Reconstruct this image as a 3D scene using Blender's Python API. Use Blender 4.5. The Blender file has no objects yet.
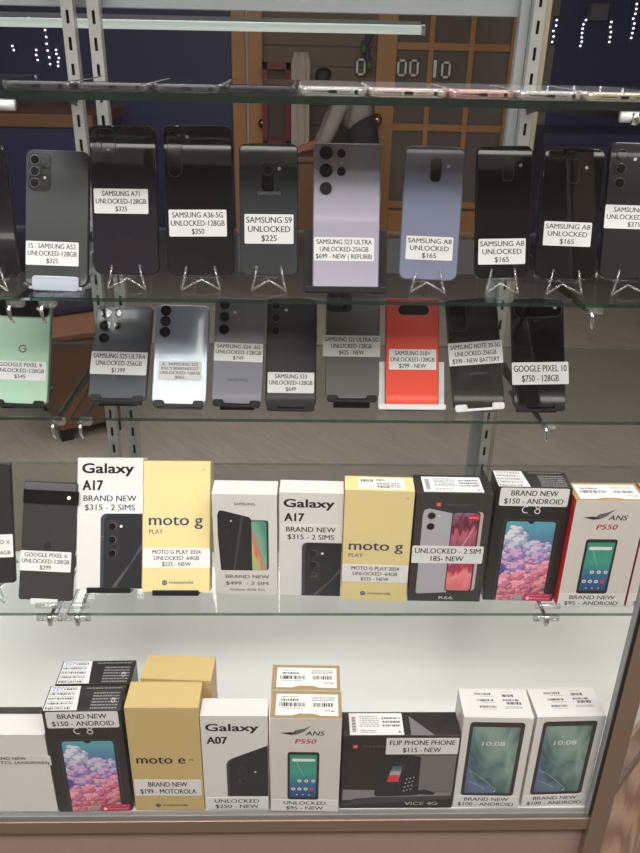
import bpy, bmesh, math, random
from mathutils import Vector, Matrix
random.seed(4)
C = bpy.context.scene.collection
EYE = 1.5
# ------------------------------------------------------------------ camera (calibrated on the photo)
PITCH, YAW, ROLL, FPX = 25.936, 1.904, 1.2728, 781.57
a, b, c = (math.radians(v) for v in (PITCH, YAW, ROLL))
fwd = Vector((math.sin(b)*math.cos(a), math.cos(b)*math.cos(a), -math.sin(a)))
right = Vector((math.cos(b), -math.sin(b), 0)); up = right.cross(fwd)
r2 = right*math.cos(c)+up*math.sin(c); u2 = -right*math.sin(c)+up*math.cos(c)
CAM = Vector((0, 0, EYE))
cd = bpy.data.cameras.new('camera'); cam = bpy.data.objects.new('camera', cd); C.objects.link(cam)
m = Matrix((r2, u2, -fwd)).transposed().to_4x4(); m.translation = CAM; cam.matrix_world = m
cd.sensor_fit = 'VERTICAL'; cd.sensor_height = 24; cd.lens = FPX/853*24; cd.clip_start = .01; cd.clip_end = 60
bpy.context.scene.camera = cam
def ray(x, y): return fwd + r2*((x-320)/FPX) - u2*((y-426.5)/FPX)
def on_z(x, y, z): v = ray(x, y); return CAM + v*((z-EYE)/v.z)
def on_y(x, y, d): v = ray(x, y); return CAM + v*(d/v.y)
def on_plane(x, y, P, n): v = ray(x, y); return CAM + v*((P-CAM).dot(n)/v.dot(n))
# ------------------------------------------------------------------ materials
def srgb(c): return tuple(((v/255)/12.92 if v <= 10 else ((v/255+.055)/1.055)**2.4) for v in c)+(1,)
MATS = {}
def mat(name, rgb, rough=.5, metal=0, coat=0, spec=.5, alpha=1, emit=0, bump=0, scale=200, vary=0, ior=1.5):
    if name in MATS: return MATS[name]
    mt = bpy.data.materials.new(name); mt.use_nodes = True; nt = mt.node_tree; p = nt.nodes['Principled BSDF']
    col = srgb(rgb)
    p.inputs['Base Color'].default_value = col; p.inputs['Roughness'].default_value = rough
    p.inputs['Metallic'].default_value = metal; p.inputs['Coat Weight'].default_value = coat
    p.inputs['Coat Roughness'].default_value = .03; p.inputs['Specular IOR Level'].default_value = spec
    p.inputs['Alpha'].default_value = alpha; p.inputs['IOR'].default_value = ior
    if emit: p.inputs['Emission Color'].default_value = col; p.inputs['Emission Strength'].default_value = emit
    if bump or vary:
        tc = nt.nodes.new('ShaderNodeTexCoord'); n = nt.nodes.new('ShaderNodeTexNoise'); n.inputs['Scale'].default_value = scale
        n.inputs['Detail'].default_value = 4; nt.links.new(tc.outputs['Object'], n.inputs['Vector'])
        if bump:
            bp = nt.nodes.new('ShaderNodeBump'); bp.inputs['Strength'].default_value = bump; bp.inputs['Distance'].default_value = .001
            nt.links.new(n.outputs['Fac'], bp.inputs['Height']); nt.links.new(bp.outputs[0], p.inputs['Normal'])
        if vary:
            mx = nt.nodes.new('ShaderNodeMix'); mx.data_type = 'RGBA'
            mx.inputs[6].default_value = tuple(v*(1-vary) for v in col[:3])+(1,); mx.inputs[7].default_value = tuple(min(1, v*(1+vary)) for v in col[:3])+(1,)
            nt.links.new(n.outputs['Fac'], mx.inputs[0]); nt.links.new(mx.outputs[2], p.inputs['Base Color'])
    MATS[name] = mt; return mt
def ramp_mat(name, stops, axis='Z', noise=0, nscale=4, rough=.35, coat=.0, kind='noise', dist=0):
    """printed picture: colours run along one direction of the print, swirled by noise"""
    if name in MATS: return MATS[name]
    mt = bpy.data.materials.new(name); mt.use_nodes = True; nt = mt.node_tree; p = nt.nodes['Principled BSDF']
    N = nt.nodes.new; L = nt.links.new
    tc = N('ShaderNodeTexCoord'); sp = N('ShaderNodeSeparateXYZ'); L(tc.outputs['Generated'], sp.inputs[0])
    n = N('ShaderNodeTexNoise'); n.inputs['Scale'].default_value = nscale; n.inputs['Detail'].default_value = 5; n.inputs['Distortion'].default_value = dist
    L(tc.outputs['Generated'], n.inputs['Vector'])
    ma = N('ShaderNodeMath'); ma.operation = 'MULTIPLY_ADD'; L(n.outputs['Fac'], ma.inputs[0]); ma.inputs[1].default_value = noise
    if axis == 'D':
        s2 = N('ShaderNodeMath'); s2.operation = 'MULTIPLY_ADD'; L(sp.outputs['X'], s2.inputs[0]); s2.inputs[1].default_value = .5; 
        s3 = N('ShaderNodeMath'); s3.operation = 'MULTIPLY'; L(sp.outputs['Z'], s3.inputs[0]); s3.inputs[1].default_value = .5; L(s3.outputs[0], s2.inputs[2]); src = s2.outputs[0]
    else: src = sp.outputs[axis]
    s4 = N('ShaderNodeMath'); s4.operation = 'SUBTRACT'; L(src, s4.inputs[0]); s4.inputs[1].default_value = noise/2
    L(s4.outputs[0], ma.inputs[2])
    cr = N('ShaderNodeValToRGB'); L(ma.outputs[0], cr.inputs[0]); e = cr.color_ramp.elements
    while len(e) < len(stops): e.new(.5)
    for i, (pos, col) in enumerate(stops): e[i].position = pos
    for i, (pos, col) in enumerate(stops): e[i].color = srgb(col)
    L(cr.outputs[0], p.inputs['Base Color']); p.inputs['Roughness'].default_value = rough; p.inputs['Coat Weight'].default_value = coat
    MATS[name] = mt; return mt
def glass_mat(name, tint, rmin=.04, haze=0):
    mt = bpy.data.materials.new(name); mt.use_nodes = True; nt = mt.node_tree; nt.nodes.remove(nt.nodes['Principled BSDF']); N = nt.nodes.new; L = nt.links.new
    lw = N('ShaderNodeLayerWeight'); lw.inputs['Blend'].default_value = .5
    pw = N('ShaderNodeMath'); pw.operation = 'POWER'; L(lw.outputs['Facing'], pw.inputs[0]); pw.inputs[1].default_value = 5
    ma = N('ShaderNodeMath'); ma.operation = 'MULTIPLY_ADD'; L(pw.outputs[0], ma.inputs[0]); ma.inputs[1].default_value = 1-rmin; ma.inputs[2].default_value = rmin
    tr = N('ShaderNodeBsdfTransparent'); tr.inputs[0].default_value = tint+(1,)
    gl = N('ShaderNodeBsdfGlossy'); gl.inputs['Roughness'].default_value = 0
    mx = N('ShaderNodeMixShader'); L(ma.outputs[0], mx.inputs[0]); L(tr.outputs[0], mx.inputs[1]); L(gl.outputs[0], mx.inputs[2])
    out = nt.nodes['Material Output']; last = mx
    if haze:
        df = N('ShaderNodeBsdfDiffuse'); df.inputs[0].default_value = (.8, .8, .8, 1)
        m2 = N('ShaderNodeMixShader'); m2.inputs[0].default_value = haze; L(mx.outputs[0], m2.inputs[1]); L(df.outputs[0], m2.inputs[2]); last = m2
    L(last.outputs[0], out.inputs[0]); return mt
GLASS = glass_mat('shelf_glass', (.965, .98, .975), .035, .002)
PANE = glass_mat('pane_glass', (.98, .985, .985), .03, .002)
ACRYL = glass_mat('clear_acrylic', (.88, .89, .9), .14, .10)
FROST = mat('frosted_acrylic', (168, 174, 190), .25, coat=.5)
def edge_mat(name, col, tr, k):
    mt = mat(name, col, .2, spec=.8); nt = mt.node_tree; t = nt.nodes.new('ShaderNodeBsdfTransparent'); t.inputs[0].default_value = tr+(1,)
    mx = nt.nodes.new('ShaderNodeMixShader'); mx.inputs[0].default_value = k; nt.links.new(nt.nodes['Principled BSDF'].outputs[0], mx.inputs[1]); nt.links.new(t.outputs[0], mx.inputs[2]); nt.links.new(mx.outputs[0], nt.nodes['Material Output'].inputs[0]); return mt
EDGE = edge_mat('glass_edge', (28, 54, 46), (.45, .62, .55), .45)
EDGED = edge_mat('glass_edge_dark', (14, 34, 28), (.3, .45, .4), .15)
EDGER = edge_mat('glass_edge_rear', (120, 132, 126), (.8, .88, .85), .65)
BLACK = mat('black_plastic', (14, 14, 14), .5, spec=.3)
DARKM = mat('dark_metal', (55, 54, 52), .4, metal=.7)
CHROME = mat('chrome', (205, 205, 200), .18, metal=1)
STEEL = mat('galvanised_steel', (176, 177, 174), .30, metal=.5, vary=.08, scale=60)
WHITEP = mat('white_plastic', (222, 222, 222), .35)
PAPER = mat('white_paper', (226, 226, 226), .6)
INK = mat('black_ink', (22, 22, 24), .6)
GREYINK = mat('grey_ink', (110, 110, 112), .6)
LENS = mat('camera_glass', (6, 6, 8), .06, coat=1)
LENSIN = mat('lens_inner', (35, 38, 52), .1, coat=1)
FLASH = mat('flash_white', (235, 232, 215), .3)
RIM = mat('lens_rim', (104, 106, 112), .25, metal=.2)
WHITEINK = mat('white_ink', (232, 232, 232), .5)
# ------------------------------------------------------------------ mesh builder
class MB:
    """collects faces in world space through a frame matrix; build() links ONE object"""
    def __init__(s, frame=None): s.f = frame or Matrix.Identity(4); s.v = []; s.p = []; s.mi = []; s.ms = []; s.sm = []
    def slot(s, m):
        if m not in s.ms: s.ms.append(m)
        return s.ms.index(m)
    def add(s, vs, fs, m, smooth=False):
        o = len(s.v); s.v += [s.f @ Vector(q) for q in vs]; k = s.slot(m)
        for f in fs: s.p.append([o+i for i in f]); s.mi.append(k); s.sm.append(smooth)
        return s
    def box(s, x0, x1, y0, y1, z0, z1, m, bev=0):
        bm = bmesh.new(); bmesh.ops.create_cube(bm, size=1)
        for v in bm.verts: v.co = Vector(((x0+x1)/2+v.co.x*(x1-x0), (y0+y1)/2+v.co.y*(y1-y0), (z0+z1)/2+v.co.z*(z1-z0)))
        if bev: bmesh.ops.bevel(bm, geom=bm.edges[:], offset=bev, segments=2, profile=.6, affect='EDGES')
        return s.bm(bm, m)
    def bm(s, bm, m, smooth=False):
        bm.verts.ensure_lookup_table(); bm.verts.index_update()
        s.add([tuple(v.co) for v in bm.verts], [[v.index for v in f.verts] for f in bm.faces], m, smooth); bm.free(); return s
    def prism(s, pts, axis_o, ex, ey, n, t, m, bev=0, seg=2):
        """polygon pts (2D) on plane (o, ex, ey), extruded by t along n"""
        o, ex, ey, n = map(Vector, (axis_o, ex, ey, n))
        k = len(pts); bm = bmesh.new()
        vs = [bm.verts.new(o+ex*x+ey*y) for x, y in pts]; f = bm.faces.new(vs)
        r = bmesh.ops.extrude_face_region(bm, geom=[f]); nv = [q for q in r['geom'] if isinstance(q, bmesh.types.BMVert)]
        for q in nv: q.co += n*t
        bmesh.ops.recalc_face_normals(bm, faces=bm.faces[:])
        if bev:
            es = [e for e in bm.edges if all(abs((w.co-o).dot(n)) < 1e-7 for w in e.verts) or all(abs((w.co-o).dot(n)-t) < 1e-7 for w in e.verts)]
            bmesh.ops.bevel(bm, geom=es, offset=bev, segments=seg, profile=.5, affect='EDGES', clamp_overlap=True)
        return s.bm(bm, m)
    def tube(s, pts, r, m, n=8, caps=True):
        pts = [Vector(q) for q in pts]; rings = []; prev = None
        for i, q in enumerate(pts):
            t = ((pts[min(i+1, len(pts)-1)]-q).normalized() + (q-pts[max(i-1, 0)]).normalized())
            t = t.normalized() if t.length > 1e-6 else Vector((0, 0, 1))
            if prev is None: x = t.orthogonal().normalized()
            else: x = (prev - t*prev.dot(t)); x = x.normalized() if x.length > 1e-6 else t.orthogonal().normalized()
            prev = x; y = t.cross(x)
            rr = r[i] if isinstance(r, (list, tuple)) else r
            rings.append([q+(x*math.cos(2*math.pi*k/n)+y*math.sin(2*math.pi*k/n))*rr for k in range(n)])
        vs = [w for g in rings for w in g]; fs = []
        for i in range(len(pts)-1):
            for k in range(n): fs.append([i*n+k, i*n+(k+1) % n, (i+1)*n+(k+1) % n, (i+1)*n+k])
        if caps: fs += [list(range(n))[::-1], [(len(pts)-1)*n+k for k in range(n)]]
        return s.add(vs, fs, m, True)
    def build(s, name, parent=None, weld=False):
        inv = parent_world(parent).inverted() if parent else Matrix.Identity(4)
        me = bpy.data.meshes.new(name); me.from_pydata([tuple(inv @ q) for q in s.v], [], s.p); me.update()
        for mm in s.ms: me.materials.append(mm)
        me.polygons.foreach_set('material_index', s.mi); me.polygons.foreach_set('use_smooth', s.sm)
        o = bpy.data.objects.new(name, me); C.objects.link(o)
        if parent: o.parent = parent
        return o
WORLD = {}
def parent_world(p):
    w = Matrix.Identity(4)
    while p is not None: w = p.matrix_basis @ w; p = p.parent
    return w
def tag(o, label=None, cat=None, group=None, kind=None):
    if label: o['label'] = label
    if cat: o['category'] = cat
    if group: o['group'] = group
    if kind: o['kind'] = kind
    return o
def empty(name, mtx, label, cat, group=None):
    o = bpy.data.objects.new(name, None); C.objects.link(o); o.empty_display_size = .02
    if isinstance(mtx, Vector): mtx = Matrix.Translation(mtx)
    o.matrix_basis = mtx; tag(o, label, cat, group); return o
def copy_tree(o, parent=None):
    cc = o.copy(); C.objects.link(cc)
    if parent: cc.parent = parent
    for ch in list(o.children): copy_tree(ch, cc)
    return cc
def struct(name, mb): return tag(mb.build(name), kind='structure')
# 2D shapes
def rrect(x0, y0, x1, y1, r, n=6):
    r = min(r, abs(x1-x0)/2, abs(y1-y0)/2); out = []
    for cx, cy, a0 in ((x1-r, y0+r, -90), (x1-r, y1-r, 0), (x0+r, y1-r, 90), (x0+r, y0+r, 180)):
        for k in range(n+1): t = math.radians(a0+90*k/n); out.append((cx+r*math.cos(t), cy+r*math.sin(t)))
    return out
def circ(x, y, r, n=24): return [(x+r*math.cos(2*math.pi*k/n), y+r*math.sin(2*math.pi*k/n)) for k in range(n)]
# text -> flat mesh, cached
TX = {}
def glyphs(s, bold=.0, shear=0, sp=1.0):
    key = (s, bold, shear, sp)
    if key in TX: return TX[key]
    cu = bpy.data.curves.new('t', 'FONT'); cu.body = s; cu.size = 1; cu.shear = shear; cu.space_character = sp; cu.resolution_u = 3
    ob = bpy.data.objects.new('t', cu); C.objects.link(ob); dg = bpy.context.evaluated_depsgraph_get()
    me = bpy.data.meshes.new_from_object(ob.evaluated_get(dg)); vs = [(v.co.x, v.co.y) for v in me.vertices]; fs = [list(p.vertices) for p in me.polygons]
    bpy.data.objects.remove(ob); bpy.data.curves.remove(cu); bpy.data.meshes.remove(me)
    xs = [v[0] for v in vs] or [0]
    TX[key] = (vs, fs, min(xs), max(xs)); return TX[key]
CAP = .70
class Face:
    """a flat face of a thing, drawn on in millimetres; o corner, ex/ey axes, n outward, all in the thing's frame"""
    def __init__(s, frame, o, ex, ey, n):
        s.F = frame; s.o, s.ex, s.ey, s.n = map(Vector, (o, ex, ey, n))
        s.W = frame; s.wo = frame @ s.o; R = frame.to_3x3(); s.wex, s.wey, s.wn = R@s.ex, R@s.ey, R@s.n
    def px(s, x, y):
        P = on_plane(x, y, s.wo, s.wn)-s.wo
        e1, e2 = s.wex, s.wey; return (P.dot(e1)*1000, P.dot(e2)*1000)
    def P(s, x, y, h=0): return s.o+s.ex*(x/1000)+s.ey*(y/1000)+s.n*(h/1000)
    def poly(s, mb, pts, m, h): mb.add([s.P(x, y, h) for x, y in pts], [list(range(len(pts)))], m)
    def ring(s, mb, x, y, r0, r1, m, h, a0=0, a1=360, n=28):
        vs = []; fs = []
        for k in range(n+1):
            t = math.radians(a0+(a1-a0)*k/n)
            vs += [s.P(x+r0*math.cos(t), y+r0*math.sin(t), h), s.P(x+r1*math.cos(t), y+r1*math.sin(t), h)]
        for k in range(n): fs.append([2*k, 2*k+1, 2*k+3, 2*k+2])
        mb.add(vs, fs, m)
    def slab(s, mb, pts, m, h0, t, bev=0, seg=2):
        mb.prism([(x/1000, y/1000) for x, y in pts], s.o+s.n*(h0/1000), s.ex, s.ey, s.n, t/1000, m, bev/1000, seg)
    def text(s, mb, t, x, y, cap, m, h, width=None, al='c', bold=.012, shear=0, sp=1.0, rot=0):
        """x,y = anchor on the baseline (mm); cap = capital height (mm); width = forced width"""
        vs, fs, a0, a1 = glyphs(t, bold, shear, sp)
        if not vs: return
        k = cap/CAP; kx = width/(a1-a0) if width else k; w = (a1-a0)*kx
        ox = x-(w/2 if al == 'c' else w if al == 'r' else 0); cr, sr = math.cos(rot), math.sin(rot)
        pts = [(ox+(q[0]-a0)*kx, y+q[1]*k) for q in vs]
        if rot: pts = [(x+(p-x)*cr-(q-y)*sr, y+(p-x)*sr+(q-y)*cr) for p, q in pts]
        e = bold*k*.5
        for dx, dy in (((-e, 0), (e, 0)) if 0 < bold < .035 else ((-e, -e*.6), (e, e*.6), (e, -e*.6), (-e, e*.6)) if bold else ((0, 0),)): mb.add([s.P(p+dx, q+dy, h) for p, q in pts], fs, m)
SHELF = {1: dict(top=EYE-.0541+.0095, t=.0075, d=.8369), 2: dict(top=EYE-.2638+.003, t=.0045, d=.8643),
         3: dict(top=EYE-.4554+.003, t=.0045, d=.9512), 4: dict(top=EYE-.6845+.003, t=.0045, d=.8303)}
DECK = EYE-.9222
# ------------------------------------------------------------------ price stickers
def sticker(face, parent, tl, br, lines, name='price_sticker', m=None, h=.1, fill=.93, r=1.2, lead=.66, mm=None, align='c', bold=.032):
    if mm: x0, y0, x1, y1 = mm
    else: (x0, y1), (x1, y0) = face.px(*tl), face.px(*br)
    mb = MB(face.F); face.slab(mb, rrect(x0, y0, x1, y1, r, 3), m or PAPER, h, .25); st = mb.build(name, parent)
    mt = MB(face.F); n = len(lines); pitch = (y1-y0)/(n+.25); cap = pitch*lead
    ws = [(glyphs(q, bold)[3]-glyphs(q, bold)[2]) for q in lines]; kx = min((x1-x0)*fill/max(ws), cap/CAP*1.15)
    for i, q in enumerate(lines):
        face.text(mt, q, (x0+x1)/2, y1-pitch*(i+.62)-cap/2, cap, INK, h+.32, width=ws[i]*kx, bold=bold)
    mt.build('lettering', st); return st
# ------------------------------------------------------------------ phones
def phone_frame(bl, br, tl, tr, yb, lean):
    A, B = on_y(*bl, yb), on_y(*br, yb); B0 = (A+B)/2; n = Vector((0, -math.cos(lean), math.sin(lean)))
    A = on_plane(*bl, B0, n); B = on_plane(*br, B0, n); T0, T1 = on_plane(*tl, B0, n), on_plane(*tr, B0, n)
    u = ((T0+T1)/2-B0); H = u.length; u.normalize(); w = u.cross(n)*-1
    w = w if w.x > 0 else -w
    W = ((B-A).length+(T1-T0).length)/2
    M = Matrix((w, -n, u)).transposed().to_4x4(); M.translation = B0; return M, W, H
PHONES = []
def phone(key, row, bl, br, tl, tr, yb, lean, label, back, body, cams, stk=None, lines=None, t=8.3, rad=.12, rough=.12, H=None, group=None, logo=None, coat=1, metal=.0, bump=2.2):
    M, W, Hm = phone_frame(bl, br, tl, tr, yb, math.radians(lean))
    Hm = H*W if H else Hm
    0 and print('PHONE', key, 'W %.1f H %.1f ratio %.2f base gap %.1f' % (W*1000, Hm*1000, Hm/W, 1000*(M.translation.z-SHELF[row]['top'])))
    root = empty('smartphone', M, label, 'phone', group); w, h = W*1000, Hm*1000
    F = Face(M, (-W/2, 0, 0), (1, 0, 0), (0, 0, 1), (0, -1, 0)); r = rad*w
    bm_ = mat('frame_'+key, body, .3, metal=.6); bk = mat('back_'+key, back, rough, metal=metal, coat=coat)
    mb = MB(M); F.slab(mb, rrect(0, 0, w, h, r, 8), bm_, -t, t-.35, bev=1.6, seg=3); mb.build('frame', root)
    mb = MB(M); F.slab(mb, rrect(.9, .9, w-.9, h-.9, r-.9, 8), bk, -1.0, 1.0, bev=.5); mb.build('back_cover', root)
    mb = MB(M)                                           # side buttons
    x = w/2000
    mb.box(x-.0004, x+.0006, .003, .0052, Hm*.60, Hm*.70, bm_); mb.box(x-.0004, x+.0006, .003, .0052, Hm*.74, Hm*.86, bm_); mb.build('side_buttons', root)
    for c_ in cams:                                      # kind, x, from top, ...
        k, cx, ct = c_[:3]; cy = h-ct
        if k == 'lens':
            R = c_[3]; mb = MB(M); F.slab(mb, circ(cx, cy, R), RIM, 0, bump*.7, .2); F.slab(mb, circ(cx, cy, R-.7), LENS, bump*.7-.3, .5, .15)
            F.poly(mb, circ(cx, cy, R*.42), LENSIN, bump*.7+.25); F.poly(mb, circ(cx, cy, R*.2), LENS, bump*.7+.3); mb.build('camera_lens', root)
        elif k == 'bare':
            R = c_[3]; mb = MB(M); F.slab(mb, circ(cx, cy, R), LENS, 0, bump*.8, .3); F.poly(mb, circ(cx, cy, R*.4), LENSIN, bump*.8+.05); mb.build('camera_lens', root)
        elif k == 'flash':
            mb = MB(M); F.slab(mb, circ(cx, cy, c_[3] if len(c_) > 3 else 1.6, 12), FLASH, 0, 1.2 if len(c_) < 5 else c_[4], .1); mb.build('flash', root)
        elif k == 'island':
            x1, y1, rr = c_[3:6]; hh = c_[6] if len(c_) > 6 else 1.0; im = c_[7] if len(c_) > 7 else LENS
            mb = MB(M); F.slab(mb, rrect(cx, h-y1, x1, cy, rr), RIM if im is LENS else im, 0, hh, .2); F.slab(mb, rrect(cx+.5, h-y1+.5, x1-.5, cy-.5, rr-.4), im, hh-.2, .35, .1); mb.build('camera_island', root)
    if logo:
        mb = MB(M)
        for (s_, x_, f_, cap, col) in logo:
            lm = mat('logo_%d' % col, (col, col, col+2), .3, metal=.4)
            if s_ == 'G': F.ring(mb, w*x_, h*f_, cap*.62, cap, lm, .12, 40, 345); F.poly(mb, [(w*x_, h*f_-cap*.18), (w*x_+cap*.98, h*f_-cap*.18), (w*x_+cap*.98, h*f_+cap*.18), (w*x_, h*f_+cap*.18)], lm, .13)
            else: F.text(mb, s_, w*x_, h*f_, cap, lm, .12, bold=.005, sp=1.1)
        mb.build('logo', root)
    if lines: sticker(F, root, stk[0], stk[1], lines)
    PHONES.append((key, row, M, w, h, t)); return root
# ------------------------------------------------------------------ stands
def P3(M, x, d, s): return M @ Vector((x/1000, d/1000, s/1000))   # across, depth behind the face, along the phone
def clear_stand(i, label):
    key, row, M, w, h, t = PHONES[i]; z = SHELF[row]['top']; b0 = M.translation
    root = empty('clear_phone_stand', Vector((b0.x, b0.y+.02, z)), label, 'phone stand', 'clear acrylic phone stands')
    rr = .0014
    back = []
    for sx in (-.24, .24):
        x = w*sx; mb = MB()
        tip, low, bk, hi = P3(M, x*.86, -4.5, 11), P3(M, x, -4.2, -2.6), P3(M, x, t+2.8, -2.6), P3(M, x*.8, t+2.8, h*.42)
        foot = Vector((low.x+(.004 if sx > 0 else -.004), low.y-.003, z+rr)); rear = Vector((hi.x, hi.y+.045, z+rr))
        mb.tube([tip, low, foot], rr, ACRYL); mb.tube([low, bk, hi], rr, ACRYL); mb.build('front_hook', root)
        mb = MB(); mb.tube([hi, rear], rr, ACRYL); mb.build('rear_leg', root); back += [hi, rear, bk, foot]
    mb = MB(); mid = (back[2]+back[6])/2; mb.tube([back[3], (back[3]+back[7])/2+Vector((0, .012, .009)), back[7]], rr, ACRYL)
    mb.tube([back[0], back[4]], rr, ACRYL); mb.tube([back[1], back[5]], rr, ACRYL); mb.tube([back[2], back[6]], rr, ACRYL); mb.build('crossbar', root)
def plate_stand(i, label, m, style='hooks', hookw=11, group=None, wide=0):
    key, row, M, w, h, t = PHONES[i]; z = SHELF[row]['top']; b0 = M.translation
    gap = (b0.z-z)*1000
    root = empty('phone_stand', Vector((b0.x, b0.y+.02, z)), label, 'phone stand', group)
    bw = w*.34 if not wide else wide/2
    mb = MB(M); mb.box(-bw/1000, bw/1000, (t+.6)/1000, (t+3.4)/1000, -.003, h*.55/1000 if not wide else h*.42/1000, m, .0008); mb.build('backrest', root)
    mb = MB(M); lx = (w*.42 if not wide else wide/2)/1000
    mb.box(-lx, lx, -.0028, (t+3.4)/1000, -.0045, -.0008, m, .0008); mb.build('ledge', root)
    if style == 'hooks':
        for sx in (-1, 1):
            mb = MB(M); x = sx*w*.36/1000; hw = hookw/2000
            mb.prism(rrect(x-hw, -.0045, x+hw, .0055, .0035), (0, -.0008, 0), (1, 0, 0), (0, 0, 1), (0, -1, 0), .0028, m, .0008); mb.build('hook', root)
    elif style == 'lip':
        mb = MB(M); lw = (w*.42 if not wide else wide/2)/1000
        mb.box(-lw, lw, -.0042, -.0010, -.0045, .0028, m, .0008); mb.build('front_lip', root)
    elif style == 'tray':
        mb = MB(M); lw = w*.37/1000
        mb.prism(rrect(-lw, -.006, lw, .011, .004), (0, -.0010, 0), (1, 0, 0), (0, 0, 1), (0, -1, 0), .003, m, .001); mb.build('front_lip', root)
    # foot plate on the shelf and the strut behind
    hi = P3(M, 0, t+3.4, h*.45); lowp = P3(M, 0, t+1, -3); f0 = b0.y+(.004 if not key.startswith('box') else .03); f1 = hi.y+.035
    mb = MB(); fw = min(.026, bw/1000) if not wide else bw/1000*.8
    mb.box(b0.x-fw, b0.x+fw, f0, f1, z+.0001, z+.0026, m, .0006)
    if gap > 5: mb.box(b0.x-fw, b0.x+fw, f0, f0+.008, z+.001, lowp.z+(.001 if not key.startswith('box') else -.008), m)
    mb.build('base_plate', root)
    mb = MB(); mb.add([Vector((b0.x+sx*fw*.5, hi.y+dy, hi.z)) for sx in (-1, 1) for dy in (0, .003)]+[Vector((b0.x+sx*fw*.6, f1-.012+dy, z+.002)) for sx in (-1, 1) for dy in (0, .004)],
        [[0, 2, 6, 4], [1, 5, 7, 3], [0, 4, 5, 1], [2, 3, 7, 6], [0, 1, 3, 2], [4, 6, 7, 5]], m); mb.build('rear_strut', root)
    return root
def pill3(x, ys, r): return [('bare', x, y, r) for y in ys]
AX = 'dark phone with clear rear camera bump'
# ---- upper shelf of standing phones (front row of shelf two)
U = 'phones standing on the second glass shelf'
phone('edge', 2, (-44, 279), (22, 279), (-62, 146), (2, 144), .892, 20, 'near-black phone cut off by the left picture edge, second shelf', (24, 22, 28), (45, 45, 50), [('lens', 12, 12, 6)], group=U)
phone('ash', 2, (21, 285), (91, 287), (29, 150), (86, 150), .893, 22, 'charcoal matte phone in a frosted cradle, leftmost full phone on the second shelf', (44, 47, 48), (60, 62, 66),
      [('island', 3.5, 4, 29, 47, 7, 1.0, mat('island_ash', (34, 36, 38), .2, coat=1)), ('lens', 11, 12, 5.6), ('lens', 11, 25, 5.6), ('lens', 11, 38, 5.6), ('bare', 21.5, 20, 2.6), ('flash', 22.5, 32, 1.5, 1.6)],
      ((26, 240.6), (78.5, 266.5)), ['15.  SAMSUNG A52', 'UNLOCKED-128GB', '$325'], rough=.35, group=U, logo=[('SAMSUNG', .5, .13, 2.6, 75)])
phone('prism', 2, (93.5, 274), (160, 275), (89, 125), (155, 125), .905, 16, 'glossy violet-black phone with a bright curved glint, price sticker high on its back', (40, 36, 44), (30, 28, 34),
      [('island', 3.5, 4, 30, 40, 7), ('lens', 10, 11, 4.6), ('lens', 10, 23, 4.6), ('lens', 10, 34, 4.6), ('bare', 22, 14, 3), ('flash', 22, 27, 1.6, 1.5)],
      ((93.5, 188.4), (148.5, 214)), ['SAMSUNG A71', 'UNLOCKED-128GB', '$325'], group=U, logo=[('SAMSUNG', .5, .245, 3.2, 70)], rough=.02)
phone('night', 2, (168, 275), (234, 277), (161.5, 125), (232, 125), .905, 16, 'black phone with a tall camera pill at upper left, second shelf', (26, 27, 28), (32, 31, 33),
      [('island', 5, 6, 21, 57, 8), ('bare', 13, 15, 5.6), ('bare', 13, 30, 5.2), ('bare', 13, 45, 4), ('flash', 28, 13, 1.8)],
      ((168.5, 209.7), (227, 236.5)), ['SAMSUNG A36-5G', 'UNLOCKED-128GB', '$350'], group=U, logo=[('SAMSUNG', .5, .12, 2.8, 50)], rough=.03)
phone('teal', 2, (240, 275), (298, 276), (239, 143), (298, 143), .905, 16, 'glossy grey phone with one square camera at top centre and silver maker lettering', (58, 62, 64), (60, 75, 85),
      [('island', 25, 22, 41, 54, 4), ('lens', 33, 30, 6), ('bare', 33, 46, 4.2), ('flash', 46, 28, 2, 1.0)],
      ((244.4, 214), (293.5, 244)), ['SAMSUNG S9', 'UNLOCKED', '$225'], group=U, logo=[('SAMSUNG', .51, .615, 3.8, 165)], rough=.03, rad=.13)
phone('lavender', 2, (312, 289), (379, 289), (314, 143), (381, 143), .893, 19, 'large lavender phone with five round lenses on a wide black stand', (168, 163, 180), (165, 155, 172),
      [('bare', 14.5, 11.5, 7.6), ('bare', 14.5, 31, 7.6), ('bare', 14.5, 51, 7), ('bare', 32, 12, 5), ('bare', 32, 32, 5), ('flash', 32, 22, 1.2, .4)],
      ((314, 237), (374, 261.3)), ['SAMSUNG S23 ULTRA', 'UNLOCKED-256GB', '$699 - NEW ( REFURB)'], group=U, rad=.03, rough=.28, coat=.6, t=8.9)
phone('orchid', 2, (398, 279), (457, 281), (406, 146), (465.5, 146), .905, 16, 'pale blue-grey phone with a small black camera pill at top centre', (128, 134, 158), (135, 142, 165),
      [('island', 30, 13, 43, 40, 5), ('bare', 36.5, 20, 4.2), ('bare', 36.5, 31, 4.2), ('flash', 51, 22, 2, .8)],
      ((406.6, 235.5), (452, 261)), ['SAMSUNG A8', 'UNLOCKED', '$165'], group=U, rough=.15, rad=.13)
phone('jet', 2, (475, 278), (529, 278), (477, 145), (533.5, 146), .905, 16, 'glossy black phone right of the pale blue-grey one, sticker low on its back', (20, 19, 19), (28, 28, 30),
      [('island', 30, 13, 43, 40, 5), ('bare', 36.5, 20, 4.2), ('bare', 36.5, 31, 4.2), ('flash', 51, 22, 2, .8)],
      ((478.5, 239), (525, 264)), ['SAMSUNG A8', 'UNLOCKED', '$165'], group=U, rough=.02, rad=.13)
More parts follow.
